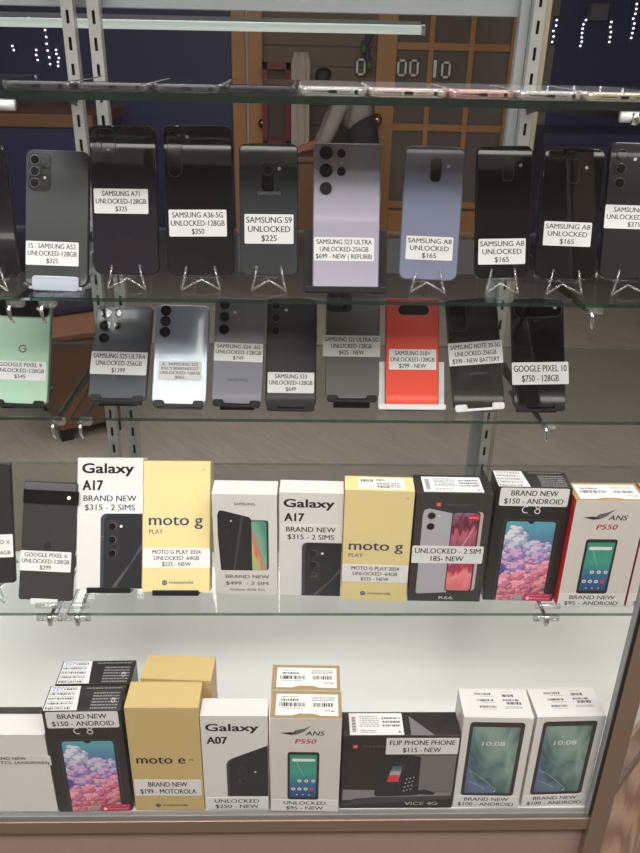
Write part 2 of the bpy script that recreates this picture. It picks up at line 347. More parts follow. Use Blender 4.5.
phone('onyx', 2, (533.5, 278), (595, 280), (545.5, 147), (606, 148), .905, 16, 'glossy black phone with a white teardrop glint, sticker across its middle', (22, 22, 21), (30, 30, 32),
      [('island', 30, 13, 43, 40, 5), ('bare', 36.5, 20, 4.2), ('bare', 36.5, 31, 4.2), ('flash', 51, 22, 2, .8)],
      ((544.5, 221), (590, 247)), ['SAMSUNG A8', 'UNLOCKED', '$165'], group=U, rough=.02, rad=.13)
phone('coal', 2, (599, 278), (662, 280), (611, 142), (676, 143), .905, 16, 'dull black phone cut off by the right picture edge, three stacked lenses', (34, 33, 35), (30, 30, 32),
      [('lens', 14, 14, 6), ('lens', 14, 30, 6), ('lens', 14, 46, 6), ('flash', 30, 19, 1.8)],
      ((605.6, 204.5), (663, 230)), ['SAMSUNG A54', 'UNLOCKED-128GB', '$375'], group=U, rough=.3)
# ---- third shelf
V = 'phones standing on the third glass shelf'
L2 = 27
phone('mint', 3, (-9, 403), (47, 405), (-4, 297), (52, 298), .975, L2, 'mint green phone with a black camera bar, left end of the third shelf', (176, 210, 186), (150, 190, 165),
      [('island', 1.5, 4, 73, 26, 9, 2.0, mat('bar_gloss', (14, 14, 15), .08, coat=1)), ('flash', 58, 15, 2.0, 2.6)],
      ((-5, 360), (45.5, 381)), ['GOOGLE PIXEL 9', 'UNLOCKED-128GB', '$545'], group=V, rough=.3, coat=.4, logo=[('G', .52, .52, 5.6, 120)], rad=.1)
phone('navy', 3, (87, 397), (146, 401), (98, 306), (153, 306), .985, 42, 'dark blue-grey phone at the left end of the wide third shelf', (52, 56, 68), (90, 92, 98),
      [('bare', 14, 12, 7.5), ('bare', 14, 31, 7.5), ('bare', 14, 50, 7), ('bare', 31, 12, 5), ('bare', 31, 31, 5)],
      ((92, 351), (146, 375.5)), ['SAMSUNG S25 ULTRA', 'UNLOCKED-256GB', '$1399'], group=V, rough=.25, coat=.4, rad=.07)
phone('ice', 3, (151, 404), (206, 405), (156.5, 305), (210, 305), .978, 36, 'icy light blue phone with three black lenses in a column', (165, 180, 200), (150, 165, 185),
      [('bare', 14, 9, 7.4), ('bare', 14, 24.5, 7.4), ('bare', 14, 40, 7.4)],
      ((159, 361), (201, 380.4)), ['6.  SAMSUNG S25', 'R5CY30587603227', 'UNLOCKED-128GB', '$865'], group=V, rough=.2, coat=.5, logo=[('SAMSUNG', .5, .28, 3, 200)])
phone('fog', 3, (211, 403), (262, 405), (216, 298), (266, 298), .975, L2, 'silver-grey phone between the icy blue and black ones on the third shelf', (132, 132, 142), (130, 130, 136),
      [('bare', 13, 10, 6.8), ('bare', 13, 27, 6.8), ('bare', 13, 44, 6.8), ('flash', 27, 20, 2)],
      ((214.5, 342), (262.5, 362.5)), ['SAMSUNG S24 -5G', 'UNLOCKED-128GB', '$749'], group=V, rough=.3, coat=.4, logo=[('SAMSUNG', .5, .215, 4, 60)])
phone('ink', 3, (265, 407), (316, 409), (267, 298), (317, 298), .975, L2, 'matte black phone with a low price sticker, third shelf', (32, 32, 34), (40, 40, 42),
      [('lens', 13, 11, 6), ('lens', 13, 28, 6), ('lens', 13, 46, 6), ('flash', 27, 17, 2)],
      ((267.7, 372), (314, 393.4)), ['SAMSUNG S23', 'UNLOCKED-128GB', '$649'], group=V, rough=.3, coat=.4)
phone('gunmetal', 3, (326, 399), (378, 399), (325, 292), (381, 292), .985, L2, 'gunmetal grey phone with an oversized sticker wrapping past its edges', (92, 90, 88), (120, 120, 118),
      [('island', 1, 1, 36, 28, 7, 1.6, mat('island_gun', (52, 51, 51), .2, coat=.5)), ('bare', 10, 10, 6), ('bare', 26, 10, 6), ('bare', 26, 21, 4)],
      ((323, 335), (380, 357)), ['SAMSUNG S21 ULTRA-5G', 'UNLOCKED-128GB', '$425 - NEW'], group=V, rough=.35, coat=.3)
phone('coral', 3, (385, 405.5), (439, 407.5), (386, 299), (439, 298), .975, L2, 'coral red phone with a horizontal black camera pill', (244, 86, 66), (190, 80, 60),
      [('island', 17, 9, 60, 23, 7), ('bare', 26, 16, 4.6), ('bare', 38, 16, 4.6), ('bare', 50, 16, 4.6)],
      ((389, 349), (436, 370)), ['SAMSUNG S10+', 'UNLOCKED-128GB', '$299 - NEW'], group=V, rough=.22, coat=.6, rad=.07)
phone('bronze', 3, (454, 407.5), (505, 407.5), (445, 298), (497, 298), .975, L2, 'dark bronze-black phone held by two white hooks, third shelf', (42, 38, 37), (60, 54, 50),
      [('island', 4, 5, 27, 45, 6), ('bare', 13, 14, 5), ('bare', 13, 26, 5), ('bare', 13, 38, 5)],
      ((447.7, 343.6), (503.4, 362.6)), ['SAMSUNG NOTE 20-5G', 'UNLOCKED-256GB', '$399 - NEW BATTERY'], group=V, rough=.12, logo=[('SAMSUNG', .52, .30, 3.6, 110)], rad=.07)
phone('obsidian', 3, (514, 407.5), (566, 409), (511, 298), (564, 298), .975, L2, 'glossy black phone with a large-print price sticker, right end of the third shelf', (20, 20, 22), (35, 35, 38),
      [('island', 3, 5, 70, 27, 10, 1.6), ('flash', 60, 14, 2.0, 2.4)],
      ((511.7, 362.6), (568.8, 384)), ['GOOGLE PIXEL 10', '$750 - 128GB'], group=V, rough=.06)
# ---- fourth shelf, left end
X = 'phones standing at the left end of the fourth shelf'
phone('slate', 4, (-44, 584), (17, 584), (-46, 464), (8, 464), .858, 24, 'large dark phone cut off by the left picture edge, fourth shelf', (38, 37, 38), (60, 60, 62), [('lens', 12, 12, 6)], group=X, rad=.05, rough=.35)
_P = PHONES[-1]; _F = Face(_P[2], (-_P[3]/2000, 0, 0), (1, 0, 0), (0, 0, 1), (0, -1, 0))
_r = [o for o in bpy.data.objects if o.get('label', '').startswith('large dark phone cut off')][0]
_x0, _y1 = _F.px(-42, 536); _x1, _y0 = _F.px(13.7, 557)
_mb = MB(_F.F); _F.slab(_mb, rrect(_x0, _y0, _x1, _y1, 1, 3), PAPER, .1, .25); _s = _mb.build('price_sticker', _r)
_mb = MB(_F.F); _F.text(_mb, 'UNLOCKED X', _x1-4, (_y0+_y1)/2+2.6, 5.2, INK, .45, al='r', bold=.02); _F.text(_mb, '$450 - 256GB', _x1-4, _y0+4, 5.2, INK, .45, al='r', bold=.02); _mb.build('lettering', _s)
phone('seal', 4, (17, 601), (72.5, 600), (25, 482), (77, 482), .845, 26, 'charcoal phone with a full-width black camera bar and a curved white glint', (58, 57, 58), (70, 70, 72),
      [('island', 1.5, 1.5, 69.5, 11, 3, .15, mat('top_band', (104, 104, 106), .3, metal=.3)), ('island', .4, 11, 74, 29, 1.5, 2.0, mat('bar_gloss', (14, 14, 15), .08)), ('bare', 14, 20, 3), ('bare', 28, 20, 3), ('flash', 61, 20, 2.6, 2.6)],
      ((20.7, 550), (70.5, 572.5)), ['GOOGLE PIXEL 6', 'UNLOCKED-128GB', '$299'], group=X, rough=.08, rad=.05, logo=[('G', .5, .46, 4.6, 30)])
IDX = {p[0]: i for i, p in enumerate(PHONES)}
for k, l in (('edge', 'under the phone cut off by the left edge'), ('prism', 'under the violet-black phone'), ('night', 'under the black phone with a tall camera pill'),
             ('teal', 'under the grey phone with one square camera'), ('orchid', 'under the pale blue-grey phone'), ('jet', 'under the black phone beside the pale blue-grey one'),
             ('onyx', 'under the black phone with the teardrop glint'), ('coal', 'under the phone cut off by the right edge'), ('slate', 'under the dark phone at the left end of the fourth shelf')):
    clear_stand(IDX[k], 'clear acrylic easel stand '+l)
B2 = 'black hooked phone stands on the third shelf'
plate_stand(IDX['ash'], 'frosted translucent cradle holding the charcoal matte phone', FROST, 'tray')
plate_stand(IDX['lavender'], 'wide black stand behind the lavender phone', BLACK, 'lip', wide=98)
for k, l in (('mint', 'mint green phone'), ('navy', 'dark blue-grey phone'), ('ice', 'icy light blue phone'), ('fog', 'silver-grey phone'), ('ink', 'matte black phone with the low sticker'), ('gunmetal', 'gunmetal grey phone'), ('obsidian', 'glossy black phone at the right end')):
    plate_stand(IDX[k], 'black plastic stand with two hooks holding the '+l, BLACK, 'hooks', hookw=15, group=B2)
plate_stand(IDX['coral'], 'wide white stand with a low lip holding the coral red phone', WHITEP, 'lip', wide=92)
plate_stand(IDX['bronze'], 'white stand with two rounded hooks holding the bronze-black phone', WHITEP, 'hooks', hookw=17)
plate_stand(IDX['seal'], 'white stand holding the charcoal phone on the fourth shelf', WHITEP, 'lip', wide=36)
# ---- top shelf: phones lying flat, bottom ends outward
def flat_phone(x0, x1, label, body, glass, tilt=0):
    z = SHELF[1]['top']; w = x1-x0; t = .0086; yb = .8412
    root = empty('flat_smartphone', Matrix.Translation((x0+w/2, yb, z+.0002)) @ Matrix.Rotation(tilt, 4, 'Z'), label, 'phone', 'phones lying flat on the top glass shelf')
    M = parent_world(root); bm_ = mat('flat_%d_%d_%d' % body, body, .25, metal=.75); L = .146
    mb = MB(M); mb.prism(rrect(-w/2, 0, w/2, L, .011), (0, 0, 0), (1, 0, 0), (0, 1, 0), (0, 0, 1), t, bm_, .0028, 3); mb.build('body', root)
    mb = MB(M); mb.prism(rrect(-w/2+.002, .002, w/2-.002, L-.002, .0095), (0, 0, t), (1, 0, 0), (0, 1, 0), (0, 0, 1), .0004, glass); mb.build('screen', root)
    F = Face(M, (-w/2, -.0002, 0), (1, 0, 0), (0, 0, 1), (0, -1, 0)); W = w*1000; mb = MB(M); hc = t*500
    F.poly(mb, rrect(W*.5-4.5, hc-1.3, W*.5+4.5, hc+1.3, 1.3), LENS, .1); mb.build('charging_port', root)
    mb = MB(M)
    for k in range(9): F.poly(mb, circ(W*.20+k*1.9, hc, .7, 8), LENS, .1)
    for k in range(5): F.poly(mb, circ(W*.62+k*1.9, hc, .6, 8), LENS, .1)
    mb.build('speaker_grille', root)
    mb = MB(M); F.poly(mb, circ(W*.84, hc, 1.9, 12), LENS, .1); mb.build('headphone_jack', root)
SCR = mat('screen_glass', (12, 12, 14), .08, coat=1); SCW = mat('screen_white', (200, 200, 205), .15, coat=1)
gx = [on_y(x, 98, .8412).x for x in (1, 73, 76, 150, 153, 222, 225, 295, 298, 367, 369, 448, 450, 516, 518, 584, 586, 664)]
for k, (lab, bc, g) in enumerate((('dark grey phone lying flat, leftmost on the top shelf', (112, 114, 116), SCR), ('dark grey phone lying flat over the left slotted posts', (120, 122, 124), SCR),
        ('dark grey phone lying flat, third from the left on the top shelf', (115, 116, 122), SCR), ('black phone lying flat beside the bright silver one', (84, 85, 88), SCR),
        ('bright silver phone lying flat in front of the bending person', (205, 208, 205), SCW), ('pale pink-white phone lying flat in front of the door stile', (222, 205, 200), SCW),
        ('rose pink phone lying flat in front of the glazed door', (216, 180, 172), SCW), ('silver phone lying flat in front of the right slotted post', (200, 198, 194), SCW),
        ('cream gold phone lying flat, rightmost on the top shelf', (214, 204, 180), SCW))):
    flat_phone(gx[2*k], gx[2*k+1], lab, bc, g, random.uniform(-.01, .01))

# ------------------------------------------------------------------ retail boxes
def box_frame(bl, br, z, yf=None, lean=0, top=None):
    A, B = (on_z(*bl, z), on_z(*br, z)) if yf is None else (on_y(*bl, yf), on_y(*br, yf))
    ang = math.atan2(B.y-A.y, B.x-A.x) if yf is None else 0
    P0 = (A+B)/2
    if yf is None: P0.z = z+.0004
    M = Matrix.Translation(P0) @ Matrix.Rotation(ang, 4, 'Z') @ Matrix.Rotation(-math.radians(lean), 4, 'X')
    return M, (B-A).length*1000
def box_faces(M, w, h, d):
    W, H, D = w/2000, h/1000, d/1000
    return (Face(M, (-W, 0, 0), (1, 0, 0), (0, 0, 1), (0, -1, 0)), Face(M, (-W, 0, H), (1, 0, 0), (0, 1, 0), (0, 0, 1)),
            Face(M, (W, 0, 0), (0, 1, 0), (0, 0, 1), (1, 0, 0)), Face(M, (-W, D, 0), (0, -1, 0), (0, 0, 1), (-1, 0, 0)))
def carton(root, M, w, h, d, front, side=None, top=None, lid=0):
    """box body, sides and top may be printed in other colours; an optional lift-off lid of its own"""
    W, H, D = w/2000, h/1000, d/1000; side = side or front; top = top or front
    mb = MB(M); e = .0006
    bm = bmesh.new(); bmesh.ops.create_cube(bm, size=1)
    for v in bm.verts: v.co = Vector((v.co.x*2*W, D/2+v.co.y*D, H/2+v.co.z*H))
    bmesh.ops.bevel(bm, geom=bm.edges[:], offset=e, segments=2, profile=.6, affect='EDGES'); bm.normal_update()
    groups = {}
    for f in bm.faces:
        n = f.normal; k = 'top' if n.z > .7 else 'side' if abs(n.x) > .7 else 'front'; groups.setdefault(k, []).append([tuple(v.co) for v in f.verts])
    for k, m in (('front', front), ('side', side), ('top', top)):
        for f in groups[k]: mb.add(f, [list(range(len(f)))], m)
    body = mb.build('carton', root)
    if lid:      # flap seam: thin dark line round the top edge
        mb = MB(M); f = box_faces(M, w, h, d); sm = mat('seam_'+front.name, tuple(lid), .7)
        f[1].poly(mb, [(1.2, d-1.5), (w-1.2, d-1.5), (w-1.2, d-1.9), (1.2, d-1.9)], sm, .05); f[1].poly(mb, [(1.2, 1.0), (w-1.2, 1.0), (w-1.2, 1.5), (1.2, 1.5)], sm, .05)
        mb.build('flap_seam', body)
    return body
def bars(F, mb, x0, y0, x1, y1, m, h, fine=.5, seed=0):
    rnd = random.Random(seed); x = x0; fine *= 1.3
    while x < x1:
        w = rnd.choice((.45, .6, .9, 1.3))*fine*2
        if x+w > x1: break
        F.poly(mb, [(x, y0), (x+w, y0), (x+w, y1), (x, y1)], m, h); x += w+rnd.choice((.35, .5, .8))*fine*2
def microtext(F, mb, x0, y0, x1, y1, m, h, rows, seed=0, fill=.55):
    """rows of print too small to read, as short dashes"""
    rnd = random.Random(seed); ph = (y1-y0)/rows
    for r in range(rows):
        x = x0; y = y0+ph*(r+.5)
        while x < x1-1:
            w = rnd.uniform(1.0, 4.0); w = min(w, x1-x)
            F.poly(mb, [(x, y-ph*fill/2), (x+w, y-ph*fill/2), (x+w, y+ph*fill/2), (x, y+ph*fill/2)], m, h); x += w+rnd.uniform(.5, 1.1)
def quad(a, b, c_, d_): return [a, b, c_, d_]
WHITEBOX = mat('white_card', (222, 220, 218), .45, coat=.15)
CREAMBOX = mat('cream_card', (216, 211, 204), .45, coat=.15)
YELLOW = mat('pale_yellow_card', (226, 209, 150), .5)
GOLD = mat('gold_card', (203, 178, 122), .42)
BLACKBOX = mat('black_card', (38, 36, 35), .4, coat=.2)
CHARCOAL = mat('charcoal_card', (58, 56, 54), .4, coat=.2)
RED = mat('red_card', (196, 30, 48), .45)
KRAFT = mat('kraft_card', (162, 138, 102), .7)
NAVYINK = mat('navy_ink', (52, 66, 96), .5)
CHARC = mat('phone_print_dark', (38, 39, 42), .35)
CHARM = mat('phone_print_mid', (66, 68, 72), .35)
CHARL = mat('phone_print_light', (108, 110, 114), .35)
REDINK = mat('red_ink', (200, 38, 58), .5)
PINKINK = mat('magenta_ink', (206, 40, 96), .5)
BLUEINK = mat('ballpoint_blue', (70, 130, 200), .6)
Z4 = SHELF[4]['top']
# --- white Galaxy boxes with a phone's corner printed on them
def corner_art(F, root, x0, y0, w, h, streak=True):
    mb = MB(F.F); xl, xr, yt = x0, w, y0
    r = 8
    pts = [(xl, 1), (xr-.3, 1), (xr-.3, yt)] + [(xl+r-r*math.sin(t), yt-r+r*math.cos(t)) for t in [math.pi/2*k/8 for k in range(9)]]
    F.poly(mb, pts, CHARC, .12)
    F.poly(mb, [(xl, 1), (xl+4.5, 1), (xl+4.5, yt-r-3)]+[(xl+4.5+3-3*math.cos(t), yt-r-3+6*math.sin(t)*1.0) for t in (.5, 1.0, 1.5)]+[(xl+r, yt), (xl+r*.3, yt-r*.35), (xl, yt-r)], CHARM, .16)
    F.poly(mb, [(xl, yt-30), (xl+4.5, yt-30.4), (xl+4.5, yt-31.6), (xl, yt-31.2)], CHARL, .2)
    F.ring(mb, 0, 0, 0, .01, CHARC, .1)
    cx = xl+16
    F.poly(mb, rrect(cx-7.4, yt-62, cx+7.4, yt-8, 7.4), CHARM, .2); F.poly(mb, rrect(cx-6.8, yt-61.4, cx+6.8, yt-8.6, 6.8), CHARC, .24)
    for k in range(3): F.ring(mb, cx, yt-17-k*18, 4.6, 5.4, CHARL, .3, -60+k*10, 120); F.poly(mb, circ(cx, yt-17-k*18, 4.4), LENS, .28)
    F.poly(mb, circ(cx+11.5, yt-17, 1.9, 14), FLASH, .3)
    if streak:
        lo = mat('phone_print_streak', (88, 88, 102), .35); F.poly(mb, [(xl+14, 1), (xl+20, 1), (xr-.4, yt-44), (xr-.4, yt-54)][0:2]+[(xr-.4, yt-40), (xr-.4, yt-50)][0:1]+[(xr-.4, yt-46)], lo, .18)
    mb.build('printed_picture', root)
def galaxy(M, w, h, d, label, model, lines, stk, title_y, group=None, art=True, caph=9.3):
    root = empty('phone_box', M, label, 'box', group); carton(root, M, w, h, d, WHITEBOX)
    F, T, S, _ = box_faces(M, w, h, d)
    mb = MB(M); F.text(mb, 'Galaxy', w*.075, title_y, caph, CHARC, .12, al='l', bold=.06, width=w*.78); F.text(mb, model, w*.085, title_y-h*.13, caph, CHARC, .12, al='l', bold=.06, width=w*.30); mb.build('title_lettering', root)
    return root, F
for (bl, br, yf, lean, lab) in (((76, 589.5), (142, 589), .853, 27, 'white phone box tilted back, leftmost box on the fourth shelf'), ((279.5, 595.5), (340, 597), None, 0, 'white phone box standing upright between a grey-fronted and a yellow box, fourth shelf')):
    M, wm = box_frame(bl, br, Z4, yf, lean); w, h, d = (wm-.3, 176, 31) if yf else (83.5, 165, 32)
    print('BOX A17', wm, M.translation.z-Z4)
    if yf: PHONES.append(('boxa', 4, M, w, h, d)); plate_stand(len(PHONES)-1, 'black stand propping up the leftmost tilted white box', BLACK, 'lip', wide=58)
    root, F = galaxy(M, w, h, d, lab, 'A17', None, None, h*.885 if yf else h*.867, 'white phone boxes with black titles', caph=13 if yf else 12)
    corner_art(F, root, w*.36, h*.575 if yf else h*.535, w, h)
    sticker(F, root, None, None, ['BRAND NEW', '$315 - 2 SIMS'], mm=(-.3, h*.58, w+.3, h*.735) if yf else (1, h*.545, w-1, h*.705), fill=.8)
# --- yellow boxes
def moto(M, w, h, d, label, card, word, sub, stk_lines, smm, word_y, word_w, group=None, top_label=False, sup=None, cap=None):
    root = empty('phone_box', M, label, 'box', group); carton(root, M, w, h, d, card, None, None, lid=[int(v) for v in ((176, 150, 88) if card is GOLD else (190, 168, 104))])
    F, T, S, _ = box_faces(M, w, h, d)
    mb = MB(M); F.text(mb, word, w*.09, word_y, 15, NAVYINK if not sup else INK, .12, width=w*word_w, al='l', bold=.03)
    if sub: F.text(mb, sub, w*.09, word_y-11.5, 6.0, CHARL, .12, al='l', bold=.03)
    if sup: F.text(mb, sup, w*.86, word_y+4.5, 4.6, INK, .12, bold=.03)
    if sub: F.text(mb, '5G*', w*.90, h*.93, 2.4, GREYINK, .12)
    mb.build('title_lettering', root)
    mb = MB(M); ly = h*.062 if sub else h*.045
    F.poly(mb, circ(w*.33, ly+1.6, 3.4, 20), NAVYINK, .1); F.text(mb, 'm', w*.33, ly+.4, 4.0, card, .16, bold=.02); F.text(mb, 'motorola', w*.40, ly, 4.6, NAVYINK, .12, al='l', bold=.03, width=w*.36); mb.build('maker_logo', root)
    if top_label:
        mb = MB(M); T.slab(mb, rrect(w*.2, d*.12, w*.86, d*.86, 1), PAPER, .05, .1); tl = mb.build('shipping_label', root)
        mb = MB(M); bars(T, mb, w*.23, d*.58, w*.42, d*.76, INK, .2); bars(T, mb, w*.46, d*.66, w*.6, d*.8, INK, .2, seed=2); microtext(T, mb, w*.46, d*.2, w*.8, d*.55, GREYINK, .2, 3); bars(T, mb, w*.48, d*.17, w*.64, d*.27, INK, .2, seed=3); mb.build('barcode', tl)
    sticker(F, root, None, None, stk_lines, mm=smm, fill=.72 if sub else .84)
    return root
M, wm = box_frame((142, 591), (209.5, 593), Z4, .853, 27); print('BOX MOTO', wm, M.translation.z-Z4)
w, h, d = wm-.5, 176, 36
PHONES.append(('boxb', 4, M, w, h, d)); plate_stand(len(PHONES)-1, 'black stand propping up the tilted pale yellow box', BLACK, 'lip', wide=62)
moto(M, w, h, d, 'pale yellow phone box tilted back beside the leftmost white box, fourth shelf', YELLOW, 'moto g', 'PLAY', ['MOTO G PLAY 2024', 'UNLOCKED -64GB', '$225 - NEW'], (.5, h*.185, w+.5, h*.335), h*.51, .80, 'pale yellow phone boxes')
M, wm = box_frame((340.5, 600), (406, 602), Z4); w, h, d = 89, 175, 36
moto(M, w, h, d, 'pale yellow phone box standing upright with a white label on its top', YELLOW, 'moto g', 'PLAY', ['MOTO G PLAY 2024', 'UNLOCKED -64GB', '$225 - NEW'], (.3, h*.18, w-.3, h*.34), h*.475, .80, 'pale yellow phone boxes', True)
GW, GH, GD = 91.5, 185, 44
for k, (bl, br, dy) in enumerate((((136, 810.5), (205, 810.5), 0), ((136, 810.5), (205, 810.5), .0475))):
    M, wm = box_frame(bl, br, DECK)
    if k: M = Matrix.Translation((.011, dy, 0)) @ M; M = M @ Matrix.Rotation(math.radians(-2.5), 4, 'Z')
    moto(M, GW, GH, GD, ('gold phone box standing in front of its twin on the bottom deck', 'gold phone box behind another gold one on the bottom deck')[k], GOLD, 'moto e', None, ['BRAND NEW', '$199 - MOTOROLA'], (2, GH*.155, GW-2.5, GH*.315), GH*.475, .68, 'gold phone boxes', sup='15')
# --- grey-fronted A26 box
M, wm = box_frame((216, 594.5), (277.5, 595.5), Z4); w, h, d = 84.5, 161, 35
root = empty('phone_box', M, 'white-topped phone box showing a dark phone back overlapping a green screen', 'box'); carton(root, M, w, h, d, WHITEBOX)
F, T, S, _ = box_faces(M, w, h, d)
mb = MB(M); F.text(mb, 'SAMSUNG', w*.5, h*.895, 4.2, INK, .12, width=w*.32, bold=.02); mb.build('maker_logo', root)
mb = MB(M); F.poly(mb, rrect(w*.52, h*.26, w*.865, h*.755, 4), CHARC, .08)
F.poly(mb, [(w*.10, h*.255), (w*.60, h*.255), (w*.60, h*.74), (w*.595, h*.765), (w*.56, h*.785), (w*.14, h*.845), (w*.10, h*.84), (w*.075, h*.80), (w*.07, h*.6)], CHARC, .16)
for k in range(3): F.ring(mb, w*.20, h*(.775-.065*k), 2.8, 3.5, CHARM, .22, n=16)
F.poly(mb, circ(w*.285, h*.745, 1.3, 12), FLASH, .22)
F.poly(mb, [(w*.30, h*.27), (w*.33, h*.27), (w*.48, h*.79), (w*.44, h*.80)], CHARM, .19); mb.build('printed_picture', root)
mb = MB(M); F.poly(mb, rrect(w*.60, h*.262, w*.835, h*.745, 2.5), ramp_mat('green_screen', [(0, (150, 190, 150)), (.28, (200, 190, 120)), (.36, (215, 120, 110)), (.5, (120, 180, 150)), (1, (40, 125, 120))], 'D', .5, 3), .12); mb.build('printed_screen', root)
mb = MB(M); F.text(mb, 'BRAND NEW', w*.52, h*.175, 5.6, INK, .12, width=w*.70, bold=.03); F.text(mb, '$499  - 2 SIM', w*.51, h*.105, 5.6, INK, .12, width=w*.68, bold=.03); F.text(mb, 'Galaxy A26 5G', w*.51, h*.045, 4.0, INK, .12, width=w*.56, bold=.02); mb.build('price_lettering', root)
# --- charcoal box with a red roundel
def roundel(F, mb, x, y, r): F.poly(mb, circ(x, y, r, 20), REDINK, .12); F.text(mb, 'M', x, y-r*.45, r*.95, WHITEINK, .18, bold=.03)
def shipping(T, root, x0, y0, x1, y1, seed, inks=True):
    mb = MB(T.F); T.slab(mb, rrect(x0, y0, x1, y1, .6, 2), PAPER, .05, .1); tl = mb.build('shipping_label', root)
    mb = MB(T.F); W, H = x1-x0, y1-y0
    mb2 = mb
    for k in range(10):    # barcode standing on end at the left
        y = y0+H*(.15+.07*k); T.poly(mb, [(x0+W*.05, y), (x0+W*.12, y), (x0+W*.12, y+H*.04), (x0+W*.05, y+H*.04)], INK, .2)
    microtext(T, mb, x0+W*.2, y0+H*.35, x0+W*.56, y0+H*.9, GREYINK, .2, 6, seed, .4); microtext(T, mb, x0+W*.2, y0+H*.08, x0+W*.5, y0+H*.25, GREYINK, .2, 2, seed+1, .4)
    for k in range(3): bars(T, mb, x0+W*.62, y0+H*(.38+.17*k), x0+W*.96, y0+H*(.47+.17*k), INK, .2, seed=seed+k)
    T.poly(mb, circ(x0+W*.92, y0+H*.14, 1.6, 12), REDINK, .2); mb.build('barcode', tl)
M, wm = box_frame((407, 601), (480, 602), Z4); w, h, d = 99, 172, 47
root = empty('phone_box', M, 'charcoal phone box with red roundel and two overlapping silver phones pictured', 'box'); carton(root, M, w, h, d, CHARCOAL, BLACKBOX, BLACKBOX, lid=(95, 92, 90))
F, T, S, _ = box_faces(M, w, h, d)
mb = MB(M); roundel(F, mb, w*.30, h*.90, 3.8); F.text(mb, 'MAXWEST', w*.42, h*.89, 3.2, GREYINK, .12, al='l', sp=1.3, width=w*.3); F.text(mb, 'NITRO', w*.52, h*.072, 2.2, GREYINK, .12, sp=1.3); F.text(mb, 'R66', w*.52, h*.022, 5.2, WHITEINK, .12, width=w*.19, bold=.02); mb.build('title_lettering', root)
SILV = mat('phone_print_silver', (178, 174, 182), .35)
mb = MB(M); F.poly(mb, rrect(w*.52, h*.11, w*.90, h*.84, 5), mat('phone_print_rose', (200, 178, 172), .35), .10)
F.poly(mb, rrect(w*.49, h*.10, w*.86, h*.84, 5), CHARC, .14)
F.poly(mb, [(w*.10, h*.09), (w*.12, h*.075), (w*.52, h*.09), (w*.52, h*.82), (w*.18, h*.865), (w*.12, h*.85), (w*.105, h*.81)], SILV, .12)
for k in range(2): F.poly(mb, circ(w*.22, h*(.80-.095*k), 5.4), CHARM, .2); F.poly(mb, circ(w*.22, h*(.80-.095*k), 4.4), LENS, .24)
F.poly(mb, circ(w*.32, h*.80, 1.2, 10), FLASH, .2); mb.build('printed_picture', root)
mb = MB(M); F.poly(mb, rrect(w*.505, h*.11, w*.84, h*.83, 4), ramp_mat('crimson_swirl', [(0, (225, 110, 120)), (.2, (235, 150, 150)), (.32, (190, 50, 66)), (.45, (120, 70, 120)), (.58, (150, 90, 110)), (.7, (200, 100, 125)), (.82, (95, 30, 50)), (1, (150, 110, 140))], 'Z', .7, 2.2, dist=1.5), .18); sc = mb.build('printed_screen', root)
mb = MB(M); F.poly(mb, rrect(w*.70, h*.765, w*.85, h*.815, 1.5), REDINK, .24); F.text(mb, 'NITRO', w*.775, h*.78, 2.6, WHITEINK, .3, width=w*.12, bold=.02)
F.poly(mb, [(w*.52, h*.35), (w*.53, h*.35), (w*.80, h*.70), (w*.80, h*.71)], mat('print_highlight', (235, 200, 205), .4), .22); mb.build('screen_badge', root)
shipping(T, root, w*.1, d*.06, w*.88, d*.88, 5); sticker(F, root, (412.5, 545.5), (481.7, 563.7), ['UNLOCKED - 2 SIM', '185- NEW'], fill=.92, r=2)
# --- wide flip phone box
M, wm = box_frame((339, 808.5), (452, 808), DECK); w, h, d = 151, 134, 40
root = empty('phone_box', M, 'wide black box with a flip phone pictured, on the bottom deck', 'box'); carton(root, M, w, h, d, BLACKBOX, BLACKBOX, BLACKBOX, lid=(90, 88, 86))
F, T, S, _ = box_faces(M, w, h, d)
GREYP = mat('print_grey_panel', (118, 116, 118), .4); GREYL = mat('print_grey_floor', (140, 138, 138), .4)
mb = MB(M); F.poly(mb, [(w*.02, h*.12), (w*.98, h*.16), (w*.98, h*.24), (w*.02, h*.27)], GREYL, .08); F.poly(mb, [(w*.48, h*.24), (w*.985, h*.22), (w*.985, h*.74), (w*.62, h*.74)], GREYP, .08)
F.poly(mb, [(w*.03, h*.05), (w*.98, h*.13), (w*.98, h*.18), (w*.3, h*.16), (w*.12, h*.14)], CHARM, .1)
F.poly(mb, [(w*.42, h*.68), (w*.60, h*.74), (w*.68, h*.72), (w*.685, h*.19), (w*.6, h*.18)]+[(w*.32, h*.17), (w*.295, h*.2), (w*.30, h*.26)], CHARC, .13)
F.poly(mb, [(w*.39, h*.34), (w*.53, h*.34), (w*.585, h*.66), (w*.45, h*.66)], LENS, .16)
F.poly(mb, [(w*.45, h*.22), (w*.82, h*.19), (w*.84, h*.22), (w*.74, h*.27)], CHARC, .12)
for r_ in range(4):
    for k in range(3): F.poly(mb, circ(w*(.555+.03*k+.006*r_), h*(.25+.055*r_+.012*k), 1.0, 8), WHITEINK, .2)
mb.build('printed_picture', root)
mb = MB(M); F.poly(mb, [(w*.40, h*.38), (w*.50, h*.38), (w*.53, h*.60), (w*.44, h*.60)], ramp_mat('flip_screen', [(0, (225, 70, 80)), (.4, (215, 60, 75)), (.5, (190, 190, 185)), (.75, (90, 110, 125)), (1, (60, 90, 110))], 'Z', .5, 3, dist=2), .2); mb.build('printed_screen', root)
